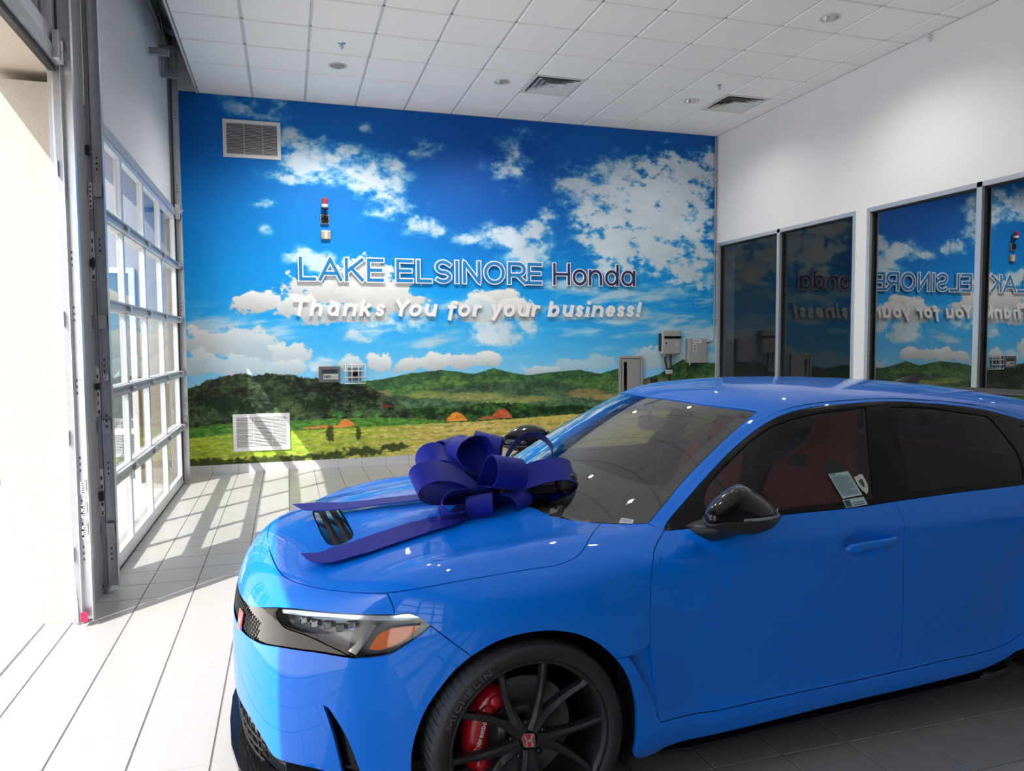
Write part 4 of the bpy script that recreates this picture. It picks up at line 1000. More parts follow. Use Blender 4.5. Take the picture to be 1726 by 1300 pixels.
# exterior: pale paving and the wing of the building beyond
slab('ground', (-30, -30, -.2), (-.147, 40, -.02), grain(mat('pale_concrete', (.80, .745, .67), rough=.9), 3, .06), **ST)
ext = slab('exterior_wall', (-14, 6.2, -.2), (-.33, 6.5, 6.0), stucco, **ST)
slab('exterior_wall', (-14.3, -30, -.2), (-14, 6.5, 3.4), stucco, **ST)
for k in range(3):
    y = 6.17; x1 = -.44-k*2.5; x0 = x1-2.15
    wn = MB()
    for q in ((x0, x0+.06), (x0+1.05, x0+1.11), (x1-.06, x1)): wn.box((q[0], y-.05, -.02), (q[1], y+.02, 2.45))
    for xa, xb in ((x0+.06, x0+1.05), (x0+1.11, x1-.06)):
        for z in (-.02, .56, 2.39): wn.box((xa, y-.05, z), (xb, y+.02, z+.06))
    wo = wn.build('window_%d' % (3+k), white_pc, **ST)
    for xa, xb in ((x0+.06, x0+1.05), (x0+1.11, x1-.06)):
        for za, zb in ((.04, .56), (.62, 2.39)): slab('pane', (xa, y-.02, za), (xb, y-.01, zb), mat('dark_exterior_glass', (.06, .085, .09), rough=.03, coat=1.), wo, label='dark reflective pane')
th = MB()
for k in range(3): th.box((-.225+.026*k, -2.26, -.02), (-.203+.026*k, 1.49, .004+.0015*k))
th.box((-.228, -2.26, -.02), (-.147, 1.49, .002)); th.build('trim_4', door_alu, **ST)

# base tiles
bb = slab('baseboard_back', (.02, YW-.004, 0), (XR, YW, .112), grout, **ST)
x = .02; first = True
k = 0
while x < XR-.01:
    x1 = min((k+1)*TS+.005, XR); me = None
    slab('base_tile', (x+.0015, YW-.012, .001), (x1-.0015, YW-.0005, .112), base_m, bb); x = x1; k += 1
br = slab('baseboard_right', (XR-.004, -8, 0), (XR, YW-.012, .112), grout, **ST)
y = YW-.012
while y > 2.2: slab('base_tile', (XR-.012, y-TS+.003, .001), (XR-.0005, y, .112), base_m, br); y -= TS

# ------------------------------------------------------------------ the printed landscape on the back wall
CLOUDS = [(0.9,4.42,0.41,0.15,0.5,0),(0.73,4.35,0.17,0.07,0.4,0),(1.3,4.04,0.25,0.16,0.7,0),(1.51,3.9,0.29,0.22,0.8,0),(1.4,3.62,0.36,0.09,0.7,0),(1.9,3.92,0.23,0.12,0.7,0),(2.01,3.76,0.29,0.1,0.55,0),(2.23,3.66,0.41,0.22,0.75,0),(2.45,3.79,0.23,0.15,0.6,0),(2.08,3.54,0.26,0.09,0.7,0),(2.41,3.34,0.26,0.21,0.7,0),(2.82,3.15,0.31,0.14,0.5,0),(3.02,3.06,0.16,0.11,0.5,0),(1.04,3.25,0.24,0.06,0.55,0),(1.04,2.95,0.1,0.06,0.4,0),(2.24,4.27,0.09,0.06,0.5,0),(1.66,4.14,0.1,0.07,0.5,0),(2.84,4.0,0.27,0.11,0.35,0),(3.03,4.09,0.16,0.14,0.4,0),(4.11,3.96,0.29,0.27,0.55,0),(4.32,4.33,0.21,0.16,0.35,0),(3.98,3.76,0.12,0.09,0.5,0),(4.19,4.2,0.1,0.14,0.3,0),(4.87,4.33,0.35,0.16,0.2,0),(5.17,3.67,0.27,0.18,0.75,0),(4.87,3.69,0.22,0.11,0.6,0),(5.66,3.86,0.32,0.2,0.8,0),(5.84,3.54,0.65,0.37,1.0,1),(6.31,3.73,0.57,0.37,0.95,1),(6.68,4.0,0.39,0.29,0.8,1),(7.07,4.06,0.22,0.3,0.8,1),(5.57,3.28,0.41,0.33,1.0,1),(6.21,3.22,0.67,0.37,1.0,1),(6.78,3.33,0.49,0.38,0.9,1),(5.66,2.87,0.46,0.29,0.9,1),(6.22,2.81,0.67,0.25,0.85,1),(6.79,2.74,0.49,0.34,0.8,1),(4.14,2.95,0.42,0.14,0.8,0),(3.85,3.02,0.25,0.11,0.6,0),(4.35,2.8,0.3,0.2,0.9,0),(4.48,3.12,0.21,0.14,0.8,0),(4.65,3.24,0.19,0.2,0.5,0),(3.53,2.97,0.24,0.09,0.5,0),(5.04,3.3,0.19,0.08,0.35,0),(1.48,2.63,0.27,0.09,0.9,0),(1.76,2.24,0.55,0.24,1.0,2),(2.21,2.36,0.45,0.26,1.0,2),(2.35,2.17,0.46,0.26,1.0,2),(0.91,2.07,0.31,0.14,1.0,2),(1.33,2.02,0.29,0.16,0.95,2),(1.83,1.95,0.59,0.15,0.9,2),(2.5,1.83,0.38,0.12,0.6,0),(2.73,2.03,0.39,0.14,0.7,0),(3.97,2.18,0.3,0.14,1.0,2),(4.18,2.04,0.34,0.18,1.0,2),(3.68,1.99,0.37,0.2,0.85,2),(3.92,1.72,0.33,0.17,0.8,0),(4.3,1.84,0.17,0.16,0.7,0),(3.44,2.07,0.41,0.12,0.5,3),(5.13,2.37,0.54,0.1,0.6,3),(5.76,2.21,0.75,0.12,0.6,3),(6.5,2.31,0.68,0.14,0.6,3),(5.39,1.96,0.73,0.12,0.55,3),(6.22,1.88,0.87,0.19,0.7,3),(6.89,1.71,0.49,0.3,0.75,3),(5.3,1.71,0.73,0.13,0.5,3),(4.6,1.59,0.52,0.08,0.4,3),(4.77,2.12,0.35,0.08,0.5,3),(0.39,1.58,0.47,0.2,0.85,2),(0.83,1.51,0.42,0.22,0.8,2),(1.24,1.43,0.25,0.18,0.9,2),(0.22,1.33,0.33,0.17,0.8,2),(0.62,1.29,0.48,0.13,0.8,2),(1.17,1.28,0.36,0.1,0.8,2),(0.5,1.83,0.41,0.16,0.45,3),(0.9,1.72,0.42,0.12,0.5,3),(0.23,1.73,0.2,0.28,0.45,3),(1.95,1.29,0.16,0.09,0.85,2),(1.64,1.34,0.12,0.12,0.6,0),(1.71,1.54,0.07,0.09,0.35,0),(2.12,1.61,0.3,0.09,0.6,0),(2.34,1.3,0.17,0.12,0.95,2),(2.72,1.3,0.22,0.1,1.0,2),(3.07,1.32,0.25,0.12,1.0,2),(3.39,1.34,0.21,0.12,1.0,2),(3.76,1.34,0.22,0.1,1.0,2),(2.5,1.72,0.46,0.12,0.5,3),(2.96,1.64,0.48,0.11,0.5,3),(4.47,1.19,0.22,0.06,0.85,2),(4.26,1.31,0.12,0.08,0.5,0),(5.08,1.22,0.36,0.1,0.6,2),(5.39,1.28,0.27,0.1,0.6,2),(6.32,1.33,0.48,0.19,0.75,2),(6.9,1.36,0.4,0.14,0.65,2),(5.85,1.46,0.56,0.08,0.4,3),(4.09,1.48,0.51,0.06,0.35,3),(4.95,2.69,0.35,0.11,0.3,3),(7.09,2.06,0.2,0.52,0.5,3)]
TREE = [(0.0,1.0),(.18,1.1),(.34,1.15),(.62,1.23),(.82,1.19),(1.03,1.21),(1.31,1.18),(1.59,1.13),(1.89,1.06),(2.18,1.02),(2.41,.92),(2.63,.77),(2.8,.6),(7.3,.3)]
FAR = [(0,.9),(1.4,1.0),(1.74,1.05),(2.03,1.08),(2.33,1.11),(2.72,1.18),(3.15,1.22),(3.59,1.16),(3.85,1.23),(4.17,1.15),(4.38,1.13),(4.68,1.16),(5.08,1.19),(5.39,1.13),(5.67,1.19),(6.06,1.03),(6.32,1.1),(6.7,1.31),(7.04,1.26),(7.3,1.25)]
MID = [(0,.7),(1.6,.8),(2.03,.88),(2.33,.92),(2.71,.89),(3.03,.98),(3.51,1.01),(4.0,1.04),(4.43,1.04),(4.86,1.01),(5.3,.9),(5.57,.85),(7.3,.8)]
LOW = [(0,.78),(.6,.77),(1.3,.72),(1.73,.68),(2.33,.70),(2.94,.74),(3.3,.70),(3.7,.78),(4.2,.74),(4.6,.70),(5.3,.66),(7.3,.62)]
FIELD = [(0,.44),(.6,.49),(1.29,.49),(2.02,.50),(2.79,.51),(3.58,.52),(4.42,.55),(5.3,.58),(7.3,.57)]
def vnoise(X, Y, seed, f, oct=5, gain=.5, ax=1., ay=1.):
    r = np.random.default_rng(seed); out = np.zeros_like(X); amp = 1.; tot = 0.
    for o in range(oct):
        g = r.random((64, 64)).astype(np.float32)
        x = X*f*ax*2**o; y = Y*f*ay*2**o; xi = np.floor(x).astype(int); yi = np.floor(y).astype(int); fx = (x-xi).astype(np.float32); fy = (y-yi).astype(np.float32)
        fx = fx*fx*(3-2*fx); fy = fy*fy*(3-2*fy)
        a = g[yi % 64, xi % 64]; b_ = g[yi % 64, (xi+1) % 64]; c = g[(yi+1) % 64, xi % 64]; d = g[(yi+1) % 64, (xi+1) % 64]
        out += amp*((a*(1-fx)+b_*fx)*(1-fy)+(c*(1-fx)+d*fx)*fy); tot += amp; amp *= gain
    return out/tot
def paint_mural(w=2000, h=1224):
    Z0, Z1, X0, X1 = .112, HC, .02, XR
    X, Z = np.meshgrid(np.linspace(X0, X1, w, dtype=np.float32), np.linspace(Z0, Z1, h, dtype=np.float32))
    S = lambda e0, e1, t: np.clip((t-e0)/(e1-e0), 0, 1)**2*(3-2*np.clip((t-e0)/(e1-e0), 0, 1))
    img = np.zeros((h, w, 3), np.float32)
    def mix(base, col, a): return base*(1-a[..., None])+np.array(col, np.float32)*a[..., None] if not isinstance(col, np.ndarray) or col.ndim == 1 else base*(1-a[..., None])+col*a[..., None]
    zz = np.array([.9, 1.4, 1.9, 2.6, 3.3, 4.0, 4.6]); sky = np.array([(160,212,240),(88,184,236),(36,158,230),(4,138,216),(0,120,200),(0,106,186),(0,96,174)])/255.
    for c in range(3): img[..., c] = np.interp(Z, zz, sky[:, c])
    dk = np.exp(-((X-3.9)/1.5)**2)*S(2.2, 3.5, Z)*.7; img = mix(img, (.04, .28, .61), dk); img = mix(img, (.0, .30, .58), S(5., 6.5, X)*S(2.6, 3.8, Z)*.6)
    n1 = vnoise(X, Z, 1, 2.2, 7, .55); n2 = vnoise(X, Z, 2, 5, 7, .66, 1., 1.5); n3 = vnoise(X+Z*.6, Z-X*.12, 3, 3.2, 6, .62, .5, 2.6); n4 = vnoise(X+Z*.9, Z-X*.35, 4, 5.5, 6, .62, 1.0, 1.6); wx = (vnoise(X, Z, 5, 3, 4)-.5)*.35; wz = (vnoise(X, Z, 6, 3, 4)-.5)*.25
    f0 = vnoise(X, Z, 21, 9, 5, .6)
    soft = np.zeros_like(X); solid = np.zeros_like(X); shade = np.zeros_like(X)
    for cx, cz, rx, rz, d, k in CLOUDS:
        px = X+wx*(1 if k != 2 else .45); pz = Z+wz*(1 if k != 2 else .45)
        if k == 2:
            r = np.hypot((px-cx)/(rx*1.12), (pz-cz+np.where(Z < cz, -.0, 0))/np.where(Z < cz, rz*.95, rz*1.15))
            v = S(1.02, .80, r+(n2-.5)*1.1+(f0-.5)*.9)*d
            solid = np.maximum(solid, v); shade = np.maximum(shade, v*np.clip((Z-cz)/rz*.5+.5, 0, 1))
        else:
            r = np.hypot((px-cx)/(rx*1.35), (pz-cz)/(rz*1.35)); nn = {0: n2, 1: n4, 3: n3}[k]
            t = d*np.exp(-r*r*1.15)
            v = S(.14 if k == 0 else .22 if k == 1 else .10, .92, t*(1.2 if k == 1 else 1.22)+(nn-.5)*{0: 1.7, 1: 2.1, 3: 2.0}[k])*np.clip(t*2.4, 0, 1)
            soft = np.maximum(soft, v*(.90 if k == 0 else .95 if k == 1 else .78))
    tone = .80+.16*n1+.06*(n2-.5)
    cc = np.stack([tone*.985, tone*.99, tone*1.0], -1).astype(np.float32)
    img = mix(img, cc*1.02, np.clip(soft, 0, 1)*.93)
    sc = np.stack([.72+.22*shade+.06*(n2-.5)]*3, -1)*np.array([1., .99, .985], np.float32)
    img = mix(img, sc.astype(np.float32), np.clip(solid, 0, .97))
    haze = S(1.6, 1.05, Z)*.25; img = mix(img, (.62, .78, .88), haze)
    # hills
    f1 = vnoise(X, Z, 8, 9, 5, .6); f2 = vnoise(X, Z, 9, 22, 4, .6); f3 = vnoise(X, Z, 10, 3, 4); f4 = vnoise(X, Z, 12, 40, 3, .6, .5, 1.6)
    def hill(img, prof, cols, jag, soft=.008, shade_k=1.):
        top_ = np.interp(X, [p[0] for p in prof], [p[1] for p in prof])+(f2-.5)*jag
        a = S(-soft, soft, top_-Z); t = S(.32, .68, f1*.4+f2*.3+f4*.3)[..., None]
        col = np.array(cols[0], np.float32)*(1-t)+np.array(cols[1], np.float32)*t
        return img*(1-a[..., None])+col.astype(np.float32)*a[..., None]
    img = hill(img, FAR, ((.07, .19, .10), (.24, .42, .20)), .022)
    far2 = [(x, z-.10-.05*math.sin(x*3.1)) for x, z in FAR]
    img = hill(img, far2, ((.10, .24, .10), (.36, .50, .22)), .025)
    img = hill(img, MID, ((.07, .15, .09), (.27, .38, .23)), .04)
    # pale slopes on the hills
    for cx, cz, rx, rz, col in ((2.95, .90, .35, .055, (.46, .50, .24)), (3.6, .86, .55, .07, (.50, .50, .26)), (4.3, .80, .5, .05, (.48, .44, .24)), (5.2, .86, .35, .07, (.50, .42, .24)), (4.0, .76, .35, .05, (.42, .50, .22)), (5.5, .80, .3, .05, (.56, .44, .26)), (2.2, .93, .28, .05, (.52, .40, .28)), (6.3, 1.0, .3, .06, (.45, .45, .27))):
        r = np.hypot((X-cx)/rx, (Z-cz)/rz)+(f2-.5)*.9; a = S(1.15, .5, r)*.9; cl = np.array(col, np.float32)*(.75+.5*f4[..., None]); img = img*(1-a[..., None])+cl.astype(np.float32)*a[..., None]
    ft0 = np.interp(X, [p[0] for p in FAR], [p[1] for p in FAR]); img = mix(img, (.60, .70, .64), S(-.008, .02, ft0-Z)*.17)
    img = hill(img, LOW, ((.045, .11, .05), (.24, .38, .17)), .07)
    img = hill(img, TREE, ((.05, .085, .06), (.27, .33, .22)), .075, .012)
    # dark clumps
    for cx, cz, rx, rz in ((2.95, .67, .12, .09), (1.55, .82, .2, .1), (.45, .86, .35, .14), (4.7, .63, .25, .06), (3.6, .64, .2, .05), (5.0, .66, .3, .05)):
        r = np.hypot((X-cx)/rx, (Z-cz)/rz)+(f2-.5)*1.1; img = mix(img, (.06, .12, .06), S(1., .5, r)*.75)
    # maize rows and fields
    ft = np.interp(X, [p[0] for p in FIELD], [p[1] for p in FIELD]); crop = ft+.10*S(3.4, 2.2, X)+.03
    a = S(-.012, .012, crop+(f2-.5)*.05-Z)*S(4.2, 2.9, X); t = f4[..., None]
    img = img*(1-a[..., None])+(np.array((.10, .24, .08), np.float32)*(1-t)+np.array((.42, .58, .26), np.float32)*t)*a[..., None]
    for cx, bz, rx, rz, col in ((3.34, .545, .15, .115, (.74, .46, .20)), (3.96, .56, .15, .13, (.62, .31, .21)), (1.90, .525, .12, .09, (.72, .43, .22)), (1.62, .515, .26, .035, (.66, .43, .24)), (3.76, .55, .14, .04, (.58, .33, .22))):
        r = np.abs((X-cx)/rx)**1.7+np.clip((Z-bz)/rz, 0, 9)**1.2+(f2-.5)*.35; a = S(1.05, .85, r)*S(bz-.015, bz, Z+(f2-.5)*.02); cl = np.array(col, np.float32)*(.72+.56*f4[..., None]); img = img*(1-a[..., None])+cl.astype(np.float32)*a[..., None]
    r = np.hypot((X-2.42)/.07, (Z-.765)/.022); img = mix(img, (.40, .16, .14), S(1., .8, r)*.9)
    a = S(-.008, .008, ft+(f2-.5)*.02-Z); rows = .5+.5*np.sin((np.maximum(ft-Z, 0)*60)**.85*2.2+f3*5)
    g1 = np.stack([.26+.26*f3+.20*(f4-.5), .42+.12*f3+.22*(f4-.5), .13+.08*f3+.16*(f4-.5)], -1); gold = np.stack([.66+.30*(f4-.5), .58+.28*(f4-.5), .36+.24*(f4-.5)], -1)
    gm = np.clip(.10+.98*S(.6, 4.0, X)+.55*(rows-.5)+(f1-.5)*.9, 0, 1)
    g1 = g1*np.array([1.25, 1.2, 1.1], np.float32); fld = g1*(1-gm[..., None])+gold*gm[..., None]; gtop = S(.10, .02, ft-Z)*S(3.2, 4.6, X); fld = fld*(1-.35*gtop[..., None])+np.array((.62, .60, .22), np.float32)*.35*gtop[..., None]
    grv = S(.55, .75, f1+.25*(rows-.5)); fld = fld*(1-.45*grv[..., None])+np.array((.28, .40, .12), np.float32)*.45*grv[..., None]
    img = img*(1-a[..., None])+fld.astype(np.float32)*a[..., None]
    # dark scrub in the foreground
    for cx, cz, rx, rz in ((.3, .13, .6, .07), (1.0, .13, .6, .07), (1.6, .15, .5, .06), (2.1, .19, .35, .07), (2.5, .23, .2, .06), (1.7, .42, .06, .12), (2.05, .42, .04, .10)):
        r = np.hypot((X-cx)/rx, (Z-cz)/rz)+(f2-.5)*1.2+(f4-.5)*.5; img = mix(img, (.13, .16, .08), S(1.05, .55, r)*.8)
    for cx, cz, s in ((1.75, .72, 1), (1.83, .70, -1), (2.3, .70, 1), (2.05, .71, -1)):
        for q in range(7):
            an = math.radians(20+q*23); d = np.abs((X-cx)*math.sin(an)-(Z-cz+.06)*math.cos(an)); l = (X-cx)*math.cos(an)+(Z-cz+.06)*math.sin(an)
            img = mix(img, (.30, .50, .24), S(.012, .004, d)*((l > 0) & (l < .08))*.45)
    low = S(1.0, .7, Z); img = np.clip(img*(1+.22*low[..., None]), 0, 1)  # lower print brightened to offset the weaker light falling there
    lum = img.mean(-1, keepdims=True); img = np.clip(lum+(img-lum)*1.06, 0, 1)
    im = bpy.data.images.new('landscape_print', w, h, alpha=False)
    px = np.ones((h, w, 4), np.float32); px[..., :3] = img
    im.pixels.foreach_set(px.ravel()); im.update(); im.pack()
    return im
mm = mat('landscape_wallpaper', (.5, .5, .5), rough=.6, spec=.25); nt = mm.node_tree
tx = nt.nodes.new('ShaderNodeTexImage'); tx.image = paint_mural(); tx.interpolation = 'Cubic'
nt.links.new(tx.outputs[0], nt.nodes['Principled BSDF'].inputs['Base Color'])
me = bpy.data.meshes.new('mural_print'); y = YW-.003
me.from_pydata([(.02, y, .112), (XR, y, .112), (XR, y, HC+.002), (.02, y, HC+.002), (.02, YW, .112), (XR, YW, .112), (XR, YW, HC+.002), (.02, YW, HC+.002)], [], [(0, 1, 2, 3), (0, 3, 7, 4), (3, 2, 6, 7), (0, 4, 5, 1)])
uv = me.uv_layers.new(name='UVMap')
for p in me.polygons:
    for li in p.loop_indices:
        v = me.vertices[me.loops[li].vertex_index].co; uv.data[li].uv = ((v.x-.02)/(XR-.02), (v.z-.112)/(HC+.002-.112))
me.materials.append(mm); put('mural_print', me, wall_back, label='printed landscape of blue sky, clouds, hills and fields')

# ------------------------------------------------------------------ raised wall lettering
let_white = mat('letter_white', (.80, .79, .80), rough=.5); let_blue = mat('letter_blue', (.006, .20, .52), rough=.45); let_navy = mat('letter_navy', (.018, .022, .115), rough=.45)
fw = lambda a, b, d: (a, YW-.003-d, b)
sign1 = thing('wall_lettering', 'white edged blue block letters LAKE ELSINORE Honda raised on the mural', 'sign', (0, 0, 0))
ROW1 = [('L',1.351,1.582),('A',1.585,1.9),('K',1.906,2.166),('E',2.18,2.418),('E',2.549,2.793),('L',2.814,3.038),('S',3.042,3.305),('I',3.32,3.394),('N',3.424,3.69),('O',3.713,4.025),('R',4.041,4.328),('E',4.315,4.551),('H',4.688,4.957),('o',4.973,5.202),('n',5.213,5.435),('d',5.458,5.685),('a',5.702,5.94)]
R1, R0 = .034, .0195
for k, (ch, a, c) in enumerate(ROW1):
    R1, R0 = (.034, .0195) if k < 12 else (.029, .0175)
    m1 = MB(); base, cap = 2.346+R1, 2.664-2.346-2*R1
    letter(m1, ch, a+R1, c-R1, base, cap, R1, .012, .030, fw); o = m1.build('letter', let_white, sign1, fix=False)
    m2 = MB(); letter(m2, ch, a+R1, c-R1, base, cap, R0, .030, .0325, fw); m2.build('letter_face', let_navy if k > 11 else let_blue, o, fix=False, label='navy blue face' if k > 11 else 'blue face')
sign2 = thing('wall_lettering', 'white slanted letters Thanks You for your business! raised on the mural', 'sign', (0, 0, 0))
ROW2 = [('T',1.265,1.478),('h',1.482,1.662),('a',1.689,1.857),('n',1.884,2.068),('k',2.089,2.255),('s',2.282,2.422),('Y',2.539,2.733),('o',2.712,2.899),('u',2.916,3.094),('f',3.207,3.367),('o',3.359,3.546),('r',3.565,3.709),('y',3.8,3.976),('o',3.983,4.166),('u',4.184,4.372),('r',4.385,4.53),('b',4.622,4.81),('u',4.829,5.004),('s',5.021,5.152),('i',5.168,5.259),('n',5.267,5.458),('e',5.475,5.635),('s',5.643,5.779),('s',5.787,5.924),('!',5.95,6.036)]
R2 = .0225
for ch, a, c in ROW2:
    m1 = MB(); base, cap = 1.922+R2, .213-2*R2; sh = .20
    tall = ch in 'ThkYfbi!'; lean = sh*cap*(1. if tall else .7)
    x0, x1 = a+R2, c-R2-lean
    if ch == 'Y': x0 -= lean*.4
    if ch == 'y': x0, x1 = a+R2+.01, c-R2-lean
    if x1-x0 < .02: x0 = (a+c)/2-lean/2-.012; x1 = x0+.024
    letter(m1, ch, x0, x1, base, cap, R2, .012, .032, fw, sh); m1.build('letter', let_white, sign2, fix=False)

# ------------------------------------------------------------------ glazed sectional doors
DY0, DY1 = 2.09, 5.76          # closed door
D1 = empty('door_1', (0, 0, 0), **ST)
ZR = [.02, .66, 1.255, 1.85, 2.445, 3.02]
YS = [DY0, 2.995, 3.87, 4.75, DY1]
def sash(parent, ys, zs, x0=.006, x1=.050):
    """stiles, rails, panes and struts of a sectional door"""
    for k in range(len(zs)-1):
        za, zb = zs[k], zs[k+1]; lo = .10 if k == 0 else .040; hi = .040 if k < len(zs)-2 else .065
        MB().box((x0, ys[0], za), (x1, ys[-1], za+lo), .003).build('rail', door_alu, parent)
        MB().box((x0, ys[0], zb-hi), (x1, ys[-1], zb-.002), .003).build('rail', door_alu, parent)
        for i, y in enumerate(ys):
            w = .028; ya, yb = (y, y+2*w) if i == 0 else (y-2*w, y) if i == len(ys)-1 else (y-w, y+w)
            MB().box((x0, ya, za+lo), (x1, yb, zb-hi), .003).build('stile', door_alu, parent)
        for i in range(len(ys)-1):
            a = ys[i]+(.056 if i == 0 else .028); c = ys[i+1]-(.056 if i == len(ys)-2 else .028)
            p = MB(); xx = x0+.020; p.add([(xx, a, za+lo), (xx, c, za+lo), (xx, c, zb-hi), (xx, a, zb-hi)], [(0, 1, 2, 3)]); p.build('pane', pane_m, parent, fix=False)
    for z in zs[1:-1]:
        s = MB(); s.box((x1, ys[0]+.01, z-.034), (x1+.016, ys[-1]-.01, z+.034), .004); s.box((x1+.016, ys[0]+.01, z+.020), (x1+.030, ys[-1]-.01, z+.034)); s.box((x1+.016, ys[0]+.01, z-.034), (x1+.030, ys[-1]-.01, z-.020))
        s.build('strut', strut_m, parent, label='grey steel strut')
        for y in ys[1:-1]:
            h = MB(); h.box((x1+.016, y-.03, z-.032), (x1+.036, y+.03, z+.032), .003); h.tube([(x1+.036, y-.04, z), (x1+.036, y+.04, z)], .008, 8); h.build('hinge', galv, parent)
        for y in (ys[0]+.03, ys[-1]-.03):
            h = MB(); h.box((x1+.016, y-.035, z-.03), (x1+.045, y+.035, z+.03), .003); h.tube([(x1+.03, y, z), (x1+.03, y+(.09 if y > ys[1] else -.07), z)], .008, 8); h.tube([(x1+.03, y+(.06 if y > ys[1] else -.05), z), (x1+.03, y+(.085 if y > ys[1] else -.07), z)], .022, 14); h.build('roller_bracket', galv, parent)
sash(D1, YS, ZR)
MB().box((0, DY0-.03, 3.0), (.058, DY1+.05, 3.075)).build('header', strut_m, D1, label='grey blue header band')
MB().box((.008, DY0, 0), (.048, DY1, .022)).build('bottom_seal', black_mat, D1)
D3 = empty('door_3', (0, 0, 0), **ST)
sash(D3, [-6.72, -5.79, -4.85, -3.91, -2.92], ZR)
MB().box((0, -6.75, 3.0), (.058, -2.89, 3.075)).build('header', strut_m, D3)
D2 = empty('door_2', (0, 0, 0), **ST)
sash(D2, [-2.28, -1.36, -.44, .48, 1.40], [3.16, 3.76, 4.36, 4.96])
MB().box((.0, -2.28, 3.085), (.062, 1.40, 3.165), .004).build('bottom_rail', strut_m, D2, label='grey bottom rail of the raised door')
MB().box((.012, -2.28, 3.055), (.046, 1.40, 3.088)).build('bottom_seal', black_mat, D2)
h = MB(); h.box((.06, 1.30, 3.09), (.09, 1.40, 3.24), .003); h.tube([(.085, 1.33, 3.14), (.085, 1.45, 3.14)], .009, 10); h.tube([(.085, 1.40, 3.14), (.085, 1.43, 3.14)], .024, 16); h.tube([(.085, 1.36, 3.2), (.085, 1.36, 3.08)], .012, 8); h.build('bottom_bracket', galv, D2)
# tracks, angles and brackets
def track(parent, x, y, z0, z1, side, m=galv):
    t = MB(); t.box((x, y, z0), (x+.058, y+.003, z1)) if side < 0 else t.box((x, y+.045, z0), (x+.058, y+.048, z1))
    t.box((x, y, z0), (x+.003, y+.048, z1)); t.box((x+.055, y, z0), (x+.058, y+.048, z1))
    t.box((x+.003, y if side > 0 else y+.036, z0), (x+.016, y+.003 if side > 0 else y+.039, z1)) if False else None
    o = t.build('track', m, parent)
    return o
def hole_label(parent, pts, x, y, h=.10, w=.022, m=None):
    for z in pts:
        b = MB(); b.box((x, y-.0012, z), (x+w, y, z+h)); o = b.build('label', m or mat('track_label', (.55, .55, .54), rough=.6), parent)
        b = MB(); rr = random.Random(int(z*100))
        for q in range(5): b.box((x+.004, y-.0018, z+.008+q*h/5.4), (x+w-.004-.006*rr.random(), y-.0011, z+.008+q*h/5.4+h*.08))
        b.build('printed_text', mat('print_black', (.02, .02, .02), rough=.6), o)
red_tag = mat('red_tag', (.50, .01, .06), rough=.6)
def slots(parent, x, y, zs):
    b = MB()
    for z in zs:
        for dz in (-.035, 0, .035): b.prism([(x-.0045+.0045*math.cos(a), z+dz+.009*math.sin(a)) for a in np.linspace(0, 2*math.pi, 10, endpoint=False)], y-.0012, y-.0002, lambda a, b_, d: (a+.0045, d, b_))
    b.build('bolt_slot', mat('slot_black', (.01, .01, .01), rough=.8), parent)
# near opening: steel jamb angle, white seal, track
j = MB(); j.box((-.012, 1.462, 0), (.028, 1.489, 3.9)); j.box((.0, 1.478, 0), (.062, 1.50, 4.9)); j.box((.0, 1.478, 0), (.078, 1.52, 3.9)); j.build('jamb_angle', strut_m, D2, label='grey steel jamb angle')
j = MB(); j.box((.024, 1.425, .0), (.066, 1.478, 3.9)); j.build('jamb_plate', galv_d, D2)  # jamb built out to block sun, closing the lit gap beside the pillar shadow
s_ = MB(); s_.loft([[(.012+.022*max(0, .55-z)**1.5*2.2, 1.440-.05*max(0, .5-z), z), (.026+.022*max(0, .55-z)**1.5*2.2, 1.436-.05*max(0, .5-z), z), (.026+.022*max(0, .55-z)**1.5*2.2, 1.443-.05*max(0, .5-z), z), (.012+.022*max(0, .55-z)**1.5*2.2, 1.447-.05*max(0, .5-z), z)] for z in (.01, .1, .2, .35, .55, .9, 2.0, 3.02)]); s_.build('jamb_seal', mat('white_rubber', (.78, .76, .72), rough=.6), D2, label='white rubber seal curling at the bottom')
t1 = track(D2, .070, 1.372, .03, 5.2, 1); slots(t1, .094, 1.372, (.42, .55, .68, .92, 1.35, 1.75, 2.05)); hole_label(t1, (.50, .62, .75), .090, 1.372, .07, .026, white_pc)
b = MB(); b.box((.066, 1.366, .03), (.10, 1.3715, .085)); b.build('red_marking', red_tag, D2, label='red paint mark at the track foot')
for z in (.36, 1.02, 1.68, 2.50):
    for P_, y0, x0 in ((D2, 1.455, .030), (D1, 1.985, .030)):
        b = MB(); b.box((x0, y0, z), (x0+.095, y0+.004, z+.085), .0015); b.box((x0, y0-.05, z), (x0+.004, y0, z+.085)); b.tube([(x0+.02, y0-.008, z+.055), (x0+.02, y0, z+.055)], .008, 8); b.tube([(x0+.075, y0-.008, z+.04), (x0+.075, y0, z+.04)], .008, 8); b.build('track_bracket', galv, P_)
